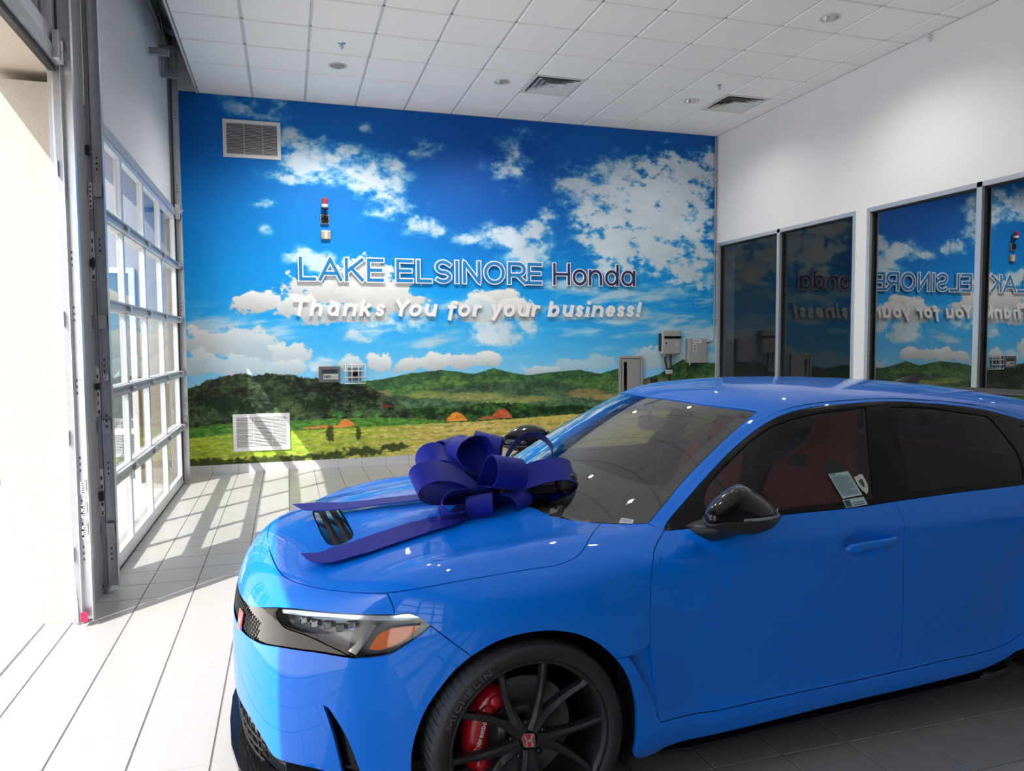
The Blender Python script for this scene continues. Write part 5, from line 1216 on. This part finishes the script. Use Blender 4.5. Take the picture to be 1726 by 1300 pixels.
# post between the openings, second track
b = MB(); b.box((.012, 1.52, 0), (.060, 1.62, 5.6)); b.build('post', galv_d, D1, label='dark steel post')
b = MB(); b.box((.012, 1.70, 0), (.050, 1.96, 5.6)); b.build('post', mat('post_grey', (.27, .275, .29), rough=.5), D1, label='grey post cover')
b = MB(); b.box((.055, 1.96, 0), (.075, 2.075, 3.9)); b.build('jamb_angle', galv_d, D1, label='dark steel jamb angle')
t2 = track(D1, .080, 1.978, .03, 5.2, 1); slots(t2, .104, 1.978, (.25, .8, 1.1, 1.45, 2.2, 2.7)); hole_label(t2, (1.36,), .098, 1.978, .04, .026, white_pc)
for z, m_ in ((.50, None), (1.14, None), (1.98, None), (2.42, None)): hole_label(D1, (z,), .058, 1.9595, .30 if z != 2.42 else .16, .020, m_)
b = MB(); b.box((.0585, 1.9585, 2.50), (.078, 1.9600, 2.58)); b.build('label', red_tag, D1, label='small red tag')
b = MB(); b.box((.056, 1.93, 2.74), (.075, 1.96, 2.80)); b.box((.056, 1.93, 2.06), (.078, 1.96, 2.11)); b.box((.056, 1.93, 1.30), (.078, 1.96, 1.34)); b.box((.056, 1.93, .60), (.078, 1.96, .66)); b.build('guide_block', black_mat, D1)
# far track
t3 = track(D1, .060, 5.80, .02, 4.75, 1); track(D1, .030, 5.86, .02, 5.2, 1, galv_d)
b = MB(); b.box((.0, 5.845, 0), (.030, 5.92, 5.2)); b.build('jamb_angle', galv_d, D1)
slots(t3, .084, 5.80, (.9, 2.0, 3.3, 4.1)); hole_label(t3, (.72, .82, .92), .078, 5.80, .05, .022, white_pc)
b = MB(); b.tube([(.088, 5.82, 4.7), (.094, 5.82, 4.9), (.12, 5.80, 5.1), (.19, 5.78, 5.3)], .03, 8); b.build('track_bend', galv, D1)
b = MB(); b.box((.06, 5.74, 2.96), (.105, 5.80, 3.12), .004); b.prism([(.075, 2.98), (.14, 3.06), (.075, 3.12)], 5.78, 5.79, lambda a, c, d: (a, d, c)); b.build('flag_bracket', galv, D1)
# hardware above the slot
b = MB(); b.box((.03, 4.55, 4.30), (.20, 4.60, 4.36)); b.box((.025, 2.2, 4.78), (.055, 5.9, 4.84)); b.box((.16, 2.2, 4.78), (.19, 5.9, 4.84))
for k in range(7): b.box((.03+.025*k, 5.30, 4.36), (.042+.025*k, 5.33, 4.62))
b.box((.025, 5.29, 4.34), (.205, 5.335, 4.38)); b.box((.025, 5.29, 4.60), (.205, 5.335, 4.66)); b.build('perforated_bracket', galv_d, D1, label='slotted steel bracket above the ceiling edge')
b = MB(); b.tube([(.11, 2.3, 4.95), (.11, 5.7, 4.95)], .016, 10); b.tube([(.11, 5.45, 4.95), (.11, 5.62, 4.95)], .075, 20); b.tube([(.11, 2.35, 4.95), (.11, 5.2, 4.95)], .045, 16); b.build('spring_shaft', galv_d, D1, label='dark spring shaft')
b = MB(); b.tube([(.13, 4.2, 4.9), (.16, 4.4, 4.6), (.15, 4.6, 4.5), (.1, 4.75, 4.7)], .008, 6); b.build('cable', black_mat, D1)

# ------------------------------------------------------------------ interior windows in the right wall
frame_m = door_alu; 
win_dark = thin_glass('office_glass_dark', (.40, .42, .44), 1.5, 2.2, base=.0)
win_mirror = thin_glass('office_glass_reflective', (.10, .11, .12), 1.5, 1.0, base=.36)
for n, ((y0, y1), muls, gm) in enumerate(zip(WINS, ((4.945,), (2.065,)), (win_dark, win_mirror))):
    wo = empty('window_%d' % (n+1), (0, 0, 0), **ST)
    fx0, fx1 = XR-.004, XR+.09
    for ya, yb in [(y0, y0+.045), (y1-.045, y1)]+[(m-.028, m+.028) for m in muls]: MB().box((fx0, ya, .15), (fx1, yb, 3.0)).build('mullion', frame_m, wo)
    for za, zb in ((.15, .20), (2.955, 3.0)): MB().box((fx0, y0+.045, za), (fx1, y1-.045, zb)).build('frame_rail', frame_m, wo)
    ed = [y0+.045]+sorted([q for m in muls for q in (m-.028, m+.028)])+[y1-.045]
    for k in range(0, len(ed), 2):
        g = MB(); xx = XR+.055; g.add([(xx, ed[k], .2), (xx, ed[k+1], .2), (xx, ed[k+1], 2.955), (xx, ed[k], 2.955)], [(0, 1, 2, 3)]); g.build('pane', gm, wo, fix=False)
        g = MB(); g.box((XR+.03, ed[k], .2), (XR+.05, ed[k]+.012, 2.955)); g.box((XR+.03, ed[k+1]-.02, .2), (XR+.05, ed[k+1], 2.955)); g.box((XR+.03, ed[k], 2.94), (XR+.05, ed[k+1], 2.955)); g.build('gasket', black_mat, wo)
# the dim office behind
of1 = XR+3.2; og = grain(mat('office_grey', (.30, .31, .33), rough=.8), 6, .05)
for lo_, hi_ in (((of1, .3, 0), (of1+.1, YW, 3.2)), ((XR+.31, .2, 0), (of1, .3, 3.2)), ((XR+.31, YW, 0), (of1, YW+.1, 3.2)), ((XR+.31, 3.45, 0), (of1, 3.55, 3.2))): slab('wall_office', lo_, hi_, og, **ST)
slab('ceiling', (XR+.31, .2, 3.2), (of1, YW, 3.3), og, **ST); slab('floor', (XR+.31, .2, -.1), (of1, YW, 0), og, **ST)
t = thing('office_screen', 'pale flat screen seen low behind the dark office glass', 'screen', (XR+1.2, 4.35, .0))
b = MB(); b.box((-.03, -.26, 1.0), (.02, .26, 1.33), .006); b.build('screen_body', black_mat, t); b = MB(); b.box((-.034, -.245, 1.02), (-.03, .245, 1.31)); b.build('screen_face', mat('screen_white', (.6, .62, .65), rough=.4, emit=(.75, .8, .9), estr=.5), t, label='pale lit screen'); b = MB(); b.box((-.02, -.03, .75), (.01, .03, 1.0)); b.box((-.10, -.14, .735), (.10, .14, .75)); b.build('screen_stand', black_mat, t)
dk = thing('office_desk', 'dark office desk behind the tinted glass carrying the screen', 'desk', (XR+1.2, 4.5, 0)); b = MB(); b.box((-.4, -.9, .70), (.4, .9, .735)); b.build('desk_top', mat('desk_dark', (.05, .05, .055), rough=.5), dk)
for x in (-.36, .36):
    b = MB(); b.box((x-.02, -.85, 0), (x+.02, -.80, .70)); b.box((x-.02, .80, 0), (x+.02, .85, .70)); b.build('desk_leg', mat('desk_dark'), dk)

# ------------------------------------------------------------------ ceiling fittings
def downlight(x, y, label, lit=2.2, watts=20.):
    t = thing('downlight', label, 'ceiling light', (x, y, HC-.004), 0, 'round recessed ceiling lights')
    b = MB(); b.lathe([(.078, .0), (.096, -.001), (.098, -.005), (.086, -.008), (.076, -.004)], 36); b.build('trim_ring', white_pc, t)
    b = MB(); b.lathe([(.0775, -.006), (.072, .03), (.060, .070), (.042, .092)], 36); b.build('reflector', mat('reflector', (.62, .62, .62), rough=.16, metal=.8), t, label='silver reflector cone', fix=False)
    b = MB(); b.lathe([(.0, .078), (.022, .082), (.043, .094)], 24); b.build('lamp', mat('lamp_glow', (.9, .9, .85), rough=.5, emit=(1., .92, .80), estr=lit), t, label='small lit lamp')
    ld = bpy.data.lights.new('lamp_beam', 'SPOT'); ld.energy = watts; ld.spot_size = math.radians(150); ld.spot_blend = 1.; ld.shadow_soft_size = .032; ld.color = (1., .95, .88)
    lo = bpy.data.objects.new('lamp_beam', ld); COL.objects.link(lo); lo.parent = t; lo.location = (0, 0, -.012)
    return t
for x, y, l in ((1.79, 5.067, 'recessed downlight at the left, above the upper wall grille'), (3.614, 5.06, 'recessed downlight beside the left square air diffuser'), (6.046, 5.067, 'recessed downlight beside the right square air diffuser'), (6.056, 2.63, 'largest recessed downlight, near the top right of the ceiling'), (1.79, 2.63, 'recessed downlight above the left door track, out of the photo'), (3.614, 2.63, 'recessed downlight over the hood of the car, out of the photo'), (1.79, .19, 'recessed downlight inside the open door, out of the photo'), (3.614, .19, 'recessed downlight over the windshield, out of the photo'), (6.05, .19, 'recessed downlight over the rear of the car, out of the photo')):  # last five are unseen, added to supply light and reflections
    downlight(x, y, l, watts=(44. if x > 5 else 125. if x > 3 else 200.) if y > 5 else 60. if (x > 5 and y > 2) else 24.)
for k, (ci, cj) in enumerate(DIFF):
    x0 = CX[ci]; y0 = 4.142+.6096*cj; c = .3048
    t = thing('air_diffuser', ['left square ceiling air diffuser with stepped louvres', 'right square ceiling air diffuser with stepped louvres, near the white wall'][k], 'air vent', (x0+c, y0+c, HC-.004), 0, 'square ceiling air diffusers')
    def sq(r, z): return [(-r, -r, z), (r, -r, z), (r, r, z), (-r, r, z)]
    b = MB(); b.loft([sq(.296, .010), sq(.296, .0), sq(.275, -.002), sq(.262, .012), sq(.255, .06)], caps=False, smooth=False); b.build('frame', white_pc, t)
    b = MB(); b.add(sq(.27, .085), [(0, 1, 2, 3)]); b.build('plenum', dark_void, t)
    for r_, z_ in ((.245, .006), (.185, .006), (.125, .006)):
        b = MB(); b.loft([sq(r_, z_-.014), sq(r_-.004, z_-.010), sq(r_-.090, z_+.034), sq(r_-.088, z_+.037), sq(r_+.0, z_-.010)], caps=False, smooth=False); b.build('louvre', white_pc, t)
    b = MB(); b.box((-.06, -.06, .006), (.06, .06, .010)); b.build('core', white_pc, t)
def sprinkler(x, y, label):
    t = thing('sprinkler', label, 'sprinkler', (x, y, HC-.004), 0, 'fire sprinklers in the ceiling')
    b = MB(); b.lathe([(.0, -.006), (.035, -.004), (.037, .0)], 24); b.build('escutcheon', chrome, t)
    b = MB(); b.tube([(0, 0, 0), (0, 0, -.03)], .009, 10); b.tube([(.012, 0, -.015), (.016, 0, -.03), (.004, 0, -.045)], .003, 6); b.tube([(-.012, 0, -.015), (-.016, 0, -.03), (-.004, 0, -.045)], .003, 6); b.lathe([(.0, -.046), (.016, -.047), (.016, -.049), (0, -.049)], 14); b.build('sprinkler_head', alu, t)
sprinkler(1.791, 4.446, 'small sprinkler beside the leftmost downlight'); sprinkler(6.078, 4.488, 'small sprinkler beside the right square air diffuser')
t = thing('sidewall_sprinkler', 'tiny white fitting high on the white wall under the ceiling', 'sprinkler', (XR, 2.647, HC-.05)); b = MB(); b.tube([(0, 0, 0), (-.05, 0, 0)], .012, 10); b.build('nozzle', white_pc, t); b = MB(); b.tube([(-.006, 0, 0), (0, 0, 0)], .035, 16); b.build('plate', white_pc, t)

# ------------------------------------------------------------------ things on the mural wall (local: x along the wall, -y out of it, z up)
def wall_thing(name, label, cat, x, z, group=None, y=YW-.003): return thing(name, label, cat, (x, y, z), 0, group)
for (x0, x1, z0, z1, l) in ((.527, 1.187, 3.815, 4.262, 'upper white return grille near the ceiling, dark between its slats'), (.548, 1.215, .264, .722, 'lower white return grille near the floor, striped by sunlight')):
    t = wall_thing('return_grille', l, 'air vent', x0, z0, 'white wall return grilles'); w, h = x1-x0, z1-z0; f = .042
    b = MB(); b.box((0, -.014, 0), (w, 0, f), .003); b.box((0, -.014, h-f), (w, 0, h), .003); b.box((0, -.014, f), (f, 0, h-f), .003); b.box((w-f, -.014, f), (w, 0, h-f), .003); b.build('frame', white_pc, t)
    MB().box((f, -.002, f), (w-f, -.0005, h-f)).build('backing', mat('grille_dark', (.03, .028, .025), rough=.9), t)
    ns = 21; sm = None
    for k in range(ns):
        z = f+(h-2*f)*(k+.5)/ns
        if sm is None:
            q = MB(); q.prism([(-.0125, -.004), (-.0118, -.0048), (-.002, .0042), (-.0027, .005)], f, w-f, lambda a, c, d: (d, a, c)); o = q.build('slat', white_pc, t); sm = o.data
        else: o = put('slat', sm, t)
        o.location = (0, 0, z)
    b = MB(); b.box((w*.36, -.015, f), (w*.36+.006, -.011, h-f)); b.box((w*.68, -.015, f), (w*.68+.006, -.011, h-f)); b.build('stiffener', white_pc, t)
    for sx in (.16, .84):
        for sz in (f/2, h-f/2): b = MB(); b.tube([(w*sx, -.0165, sz), (w*sx, -.013, sz)], .005, 10); b.build('screw', galv_d, t)
# strobe with horn, sensor
t = wall_thing('strobe_light', 'red warning beacon on a bracket above a black horn', 'alarm light', 1.69, 3.12)
b = MB(); b.box((-.052, -.035, -.058), (.052, 0, .058), .006); b.build('back_box', mat('box_grey', (.35, .35, .36), rough=.5), t)
b = MB(); b.box((-.044, -.05, -.044), (.044, -.035, .050), .006); b.build('horn', black_trim, t, label='black horn face')
for k in range(4): b = MB(); b.tube([(-.022+.044*(k % 2), -.053, -.02+.044*(k//2)), (-.022+.044*(k % 2), -.049, -.02+.044*(k//2))], .006, 10); b.build('screw', chrome, t)
b = MB(); b.tube([(0, -.03, .058), (0, -.045, .10), (0, -.07, .12)], .010, 10); b.lathe([(.0, .115), (.042, .115), (.044, .13), (.0, .135)], 20, Matrix.Translation((0, -.07, 0))); b.build('bracket', black_mat, t)
b = MB(); b.lathe([(.0, .132), (.038, .132), (.038, .175), (.0, .176)], 24, Matrix.Translation((0, -.07, 0))); b.build('beacon_base', mat('beacon_white', (.75, .74, .72), rough=.3), t, label='white beacon base')
b = MB(); b.lathe([(.0, .176), (.034, .176), (.0345, .225), (.031, .245), (.018, .254), (.0, .256)], 24, Matrix.Translation((0, -.07, 0))); b.build('beacon_lens', mat('beacon_red', (.45, .008, .015), rough=.15, coat=1.), t, label='red ribbed lens')
b = MB()
for k in range(5): b.lathe([(.0355, .185+.012*k), (.0365, .188+.012*k), (.0355, .191+.012*k)], 20, Matrix.Translation((0, -.07, 0)))
b.build('lens_rib', mat('beacon_red'), t)
t = wall_thing('wall_sensor', 'small square beige sensor with a pale centre stripe', 'sensor', 1.698, 2.93)
b = MB(); b.box((-.056, -.04, -.054), (.056, 0, .054), .006); b.build('sensor_body', mat('sensor_beige', (.42, .33, .22), rough=.45), t); b = MB(); b.box((-.016, -.043, -.050), (.016, -.038, .050), .002); b.build('sensor_stripe', mat('sensor_cream', (.72, .69, .64), rough=.5), t, label='pale centre stripe'); b = MB(); b.box((-.056, -.042, .040), (.056, -.038, .046)); b.build('sensor_lip', mat('sensor_cream'), t)
# alarm box and caged device
t = wall_thing('alarm_box', 'dark grey alarm box with a pale label plate', 'alarm', 1.705, 1.192)
b = MB(); b.box((-.130, -.06, -.100), (.130, 0, .100), .006); b.build('box_body', mat('alarm_grey', (.10, .10, .105), rough=.5), t); b = MB(); b.box((-.088, -.063, .012), (.098, -.058, .062)); b.build('window', mat('alarm_dark', (.04, .045, .05), rough=.15), t)
b = MB(); b.box((-.075, -.0635, -.062), (.105, -.058, .005)); lp = b.build('label_plate', mat('plate_pale', (.42, .43, .44), rough=.4), t, label='pale label plate')
b = MB(); [b.box((-.065+.017*k, -.065, -.045), (-.054+.017*k, -.063, -.012)) for k in range(5)]; b.box((.02, -.065, -.035), (.10, -.063, -.031)); b.build('printed_text', mat('print_black'), lp)
t = wall_thing('caged_detector', 'white wire cage over a grey detector box', 'detector', 2.02, 1.192)
b = MB(); b.box((-.085, -.05, -.085), (.075, 0, .080), .008); b.build('detector', mat('detector_grey', (.13, .135, .14), rough=.5), t); b = MB(); b.tube([(0, -.05, 0), (0, -.065, 0)], .03, 16); b.build('detector_lens', black_trim, t)
wire = mat('wire_white', (.66, .67, .67), rough=.4)
for k in range(4):
    x = -.125+.25*k/3
    b = MB(); b.tube([(x, 0, -.125), (x, -.09, -.118), (x, -.09, .118), (x, 0, .125)], .005, 6); b.build('cage_wire', wire, t)
    z = -.118+.236*k/3
    b = MB(); b.tube([(-.13, 0, z), (-.125, -.092, z), (.125, -.092, z), (.13, 0, z)], .005, 6); b.build('cage_wire', wire, t)
# extinguisher cabinet
t = wall_thing('extinguisher_cabinet', 'silver fire extinguisher cabinet with a narrow window strip', 'cabinet', 5.685, .62); w, h = .375, .755
alu_l = grain(mat('satin_aluminium', (.45, .44, .42), rough=.4, metal=.5), 50, .05)
b = MB(); f = .035; b.box((0, -.03, 0), (w, 0, f), .004); b.box((0, -.03, h-f), (w, 0, h), .004); b.box((0, -.03, f), (f, 0, h-f), .004); b.box((w-f, -.03, f), (w, 0, h-f), .004); b.build('frame', alu_l, t)
b = MB(); e = f+.007; b.box((e, -.022, e), (.075, -.015, h-e)); b.box((.125, -.022, e), (w-e, -.015, h-e)); b.box((.075, -.022, e), (.125, -.015, .08)); b.box((.075, -.022, h-.085), (.125, -.015, h-e)); do = b.build('cabinet_door', alu_l, t)
MB().box((.076, -.021, .08), (.124, -.020, h-.085)).build('window_strip', thin_glass('cabinet_glass', (.5, .5, .5), 1.5, 1.5), do)
b = MB(); b.box((f, -.010, f), (w-f, -.001, h-f)); b.build('back_panel', mat('cabinet_dark', (.04, .035, .035), rough=.8), t)
t2 = wall_thing('fire_extinguisher', 'red fire extinguisher glimpsed inside the silver cabinet', 'extinguisher', 5.80, .66)
b = MB(); b.box((-.030, -.0150, .0), (.022, -.0112, .42)); b.build('cylinder', mat('extinguisher_red', (.42, .02, .02), rough=.35), t2); b = MB(); b.box((-.03, -.0155, .20), (.022, -.0151, .30)); b.build('label', mat('plate_pale'), t2, label='pale label')
# charger and disconnect
ch_g = mat('charger_grey', (.34, .34, .345), rough=.4)
t = wall_thing('car_charger', 'grey wall charger with a black band and two hanging cables', 'charger', 6.475, 1.56)
b = MB(); b.box((-.150, -.10, -.170), (.150, 0, .175), .018); b.build('charger_body', ch_g, t); b = MB(); b.box((-.122, -.104, .055), (.150, -.096, .092), .002); b.build('display_band', black_gloss, t, label='gloss black display band')
b = MB(); b.box((-.165, -.07, -.12), (-.148, -.01, .13), .006); b.build('side_cover', black_mat, t)
b = MB(); b.box((-.118, -.103, -.035), (-.065, -.099, .02)); lb = b.build('label', mat('plate_pale'), t, label='small square label'); b = MB(); b.box((-.106, -.1045, -.022), (-.078, -.103, .008)); b.build('printed_symbol', mat('print_black'), lb)
b = MB(); b.tube([(.085, -.102, -.03), (.085, -.098, -.03)], .032, 20); b.build('round_emblem', mat('charger_light', (.42, .42, .43), rough=.4), t)
for x in (-.078, .005):
    b = MB(); b.tube([(x, -.05, -.165), (x, -.052, -.26), (x+(.02 if x < -.02 else .01), -.055, -.36), (-.02, -.06, -.47), (-.02, -.06, -.72)], .015, 10); b.build('cable', black_mat, t)
b = MB(); b.tube([(x, -.05, -.175) for x in (-.078,)]+[(-.078, -.05, -.195)], .02, 10); b.build('cable_gland', chrome, t)
b = MB(); b.box((-.068, -.085, -.452), (.02, -.035, -.392), .005); b.build('cable_clip', mat('plate_pale'), t)
b = MB(); b.box((-.30, -.10, -.62), (-.22, -.02, -.50), .01); b.tube([(-.26, -.06, -.62), (-.26, -.06, -.75), (-.15, -.06, -.82), (-.02, -.06, -.72)], .012, 8); b.build('plug_holster', black_mat, t)
t = wall_thing('electrical_box', 'grey electrical disconnect box with a white printed label', 'electrical box', 6.90, 1.44)
b = MB(); b.box((-.148, -.09, -.178), (.148, 0, .178), .008); b.build('box_body', ch_g, t); b = MB(); b.box((.148, -.06, -.02), (.165, -.03, .12), .004); b.build('lever', black_trim, t)
b = MB(); b.box((-.075, -.0915, .11), (.06, -.0895, .165)); b.box((-.075, -.0915, -.02), (-.015, -.0895, .10)); lb = b.build('label', white_pc, t, label='white printed label'); b = MB()
for k in range(5): b.box((-.066, -.0922, -.008+.02*k), (-.025, -.0914, .002+.02*k))
b.box((-.068, -.0922, .125), (.03, -.0914, .132)); b.box((-.068, -.0922, .143), (.045, -.0914, .15)); b.build('printed_text', mat('print_black'), lb)
b = MB(); b.tube([(-.10, -.05, -.178), (-.10, -.05, -.25), (-.13, -.055, -.36), (-.22, -.06, -.43), (-.36, -.06, -.46)], .016, 10); b.build('cable', black_mat, t); b = MB(); b.tube([(-.10, -.05, -.176), (-.10, -.05, -.205)], .022, 12); b.build('cable_gland', alu, t)
cd = MB(); cd.tube([(7.205, YW-.03, HC-.03), (7.205, YW-.03, 1.72), (7.195, YW-.032, 1.64), (7.16, YW-.036, 1.575), (7.11, YW-.04, 1.555), (7.055, YW-.04, 1.55)], .0125, 12)
t = cd.build('conduit', alu, label='thin steel conduit running down the corner to the electrical box', category='conduit')
for z in (3.9, 2.9, 1.9): b = MB(); b.box((7.185, YW-.045, z), (7.240, YW-.003, z+.02), .003); b.build('conduit_strap', galv, t)
b = MB(); b.tube([(7.07, YW-.04, 1.55), (7.045, YW-.04, 1.55)], .022, 12); b.build('connector', galv_d, t)

# ------------------------------------------------------------------ the gift bow
bow_m = mat('bow_ribbon', (.007, .014, .25), rough=.55, spec=.15); nt = bow_m.node_tree
bow_m.node_tree.nodes['Principled BSDF'].inputs['Sheen Weight'].default_value = .05
def on_hood(u, v, h=0.): return np.array([u, v, float(top(np.array(u), np.array(v)))+h])
BOW = thing('gift_bow', 'large dark blue ribbon gift bow with long tails lying on the hood', 'gift bow', CAR.location, TH)
def strip(pts, wdir, w, name, taper=None, th=.0018):
    """ribbon of width w along pts; wdir gives the width direction at each point"""
    P = [np.array(p, float) for p in crom(pts, .012)]
    n = len(P); Wd = [np.array(wdir(i/(n-1)) if callable(wdir) else wdir, float) for i in range(n)]
    V = []; 
    for i, p in enumerate(P):
        t = P[min(i+1, n-1)]-P[max(i-1, 0)]; t /= np.linalg.norm(t); d = Wd[i]-t*(Wd[i]@t); d /= np.linalg.norm(d); ww = w*(taper(i/(n-1)) if taper else 1)
        nn = np.cross(t, d)
        V += [p+d*ww/2+nn*th, p+nn*th, p-d*ww/2+nn*th, p-d*ww/2-nn*th, p-nn*th, p+d*ww/2-nn*th]
    f = []
    for i in range(n-1):
        for k in range(6): f.append((i*6+k, i*6+(k+1) % 6, (i+1)*6+(k+1) % 6, (i+1)*6+k))
    f += [(5, 4, 3, 2, 1, 0), tuple((n-1)*6+k for k in range(6))]
    b = MB(); b.add([tuple(v) for v in V], f, True); o = b.build(name, bow_m, BOW)
    es = o.modifiers.new('edge', 'EDGE_SPLIT'); es.split_angle = math.radians(50)
    return o
C0 = on_hood(.06, -.25, .035)
def loop(az, el, L, H, w, wd, c=C0, tilt=0., name='bow_loop'):
    """teardrop loop leaving c towards azimuth az, elevation el; H is its opening, wd the width direction"""
    a, e = math.radians(az), math.radians(el); d = np.array([math.cos(a)*math.cos(e), math.sin(a)*math.cos(e), math.sin(e)]); wd = np.array(wd, float); wd /= np.linalg.norm(wd)
    up = np.cross(d, wd); up /= np.linalg.norm(up)
    if up[2] < 0: up = -up
    pr = [(0, 0), (.25, .22), (.55, .46), (.82, .46), (.98, .22), (1.0, 0), (.96, -.2), (.80, -.38), (.5, -.34), (.22, -.15), (0, -.01)]
    return strip([c+d*L*x+up*H*y for x, y in pr], wd, w, name)
# azimuth 180 = towards the nose, -90 = towards the side of the car seen in the photo
loop(150, 58, .20, .20, .12, (.35, -.9, .15), c=C0+np.array([.02, .05, .03]))
loop(-70, 34, .16, .14, .135, (.95, .2, -.2), c=C0+np.array([.03, -.03, .03]))
loop(195, 12, .31, .13, .12, (.1, -.85, -.5), c=C0+np.array([.0, -.02, .02]))
loop(212, -3, .27, .09, .10, (-.1, -.9, .5), c=C0+np.array([.02, -.04, .0]))
loop(250, -6, .17, .09, .10, (.9, -.2, .1), c=C0+np.array([-.01, -.03, -.01]))
loop(-45, -5, .15, .08, .10, (.8, .5, .1), c=C0+np.array([.02, -.04, -.01]))
loop(20, 28, .33, .17, .125, (-.35, -.85, .3), c=C0+np.array([.05, -.01, .02]))
loop(2, 4, .36, .14, .12, (-.1, -.75, -.6), c=C0+np.array([.02, -.05, .02]))
loop(60, 30, .28, .16, .12, (-.8, .5, .2), c=C0+np.array([.0, .05, .03]))
loop(115, 35, .26, .15, .12, (.85, .45, .1), c=C0+np.array([.0, .05, .02]))
loop(165, 25, .24, .14, .12, (-.2, .8, .4), c=C0+np.array([.0, .06, .02]))
strip([C0+np.array(q) for q in ((.0, 0, 0), (.05, -.04, .05), (.07, -.03, .10), (.04, .02, .08), (.0, .0, .02))], (.3, -.9, .3), .10, 'bow_loop')
def tail(uv, w, hs):
    pts = [on_hood(u, v, h) for (u, v), h in zip(uv, hs)]
    def wd(t):
        i = t*(len(uv)-1); k = min(int(i), len(uv)-2); d = np.array(uv[k+1])-np.array(uv[k]); p = np.array([-d[1], d[0], 0])/np.hypot(*d)
        q = on_hood(uv[k][0]+p[0]*.03, uv[k][1]+p[1]*.03)-on_hood(*uv[k]); return q
    return strip(pts, wd, w, 'bow_tail', taper=lambda t: 1. if t < .86 else max(.04, (1-t)/.14))
tail([(.04, -.26), (-.05, -.37), (-.11, -.405), (-.25, -.428), (-.36, -.445), (-.466, -.459), (-.586, -.45), (-.645, -.395)], .105, (.03, .016, .010, .008, .008, .010, .014, .024))
tail([(.03, -.16), (-.09, -.10), (-.195, -.078), (-.30, -.03), (-.396, .018), (-.48, .085), (-.55, .158), (-.63, .25)], .095, (.03, .02, .016, .016, .016, .02, .03, .05))
b = MB(); c1 = on_hood(.30, -.24, .0); b.box(tuple(c1+np.array([-.20, -.10, .006])), tuple(c1+np.array([.06, .10, .050])), .02); b.box(tuple(c1+np.array([.05, -.12, .012])), tuple(c1+np.array([.13, .05, .085])), .025); b.build('weight_bag', black_mat, BOW, label='black weight pad under the bow')
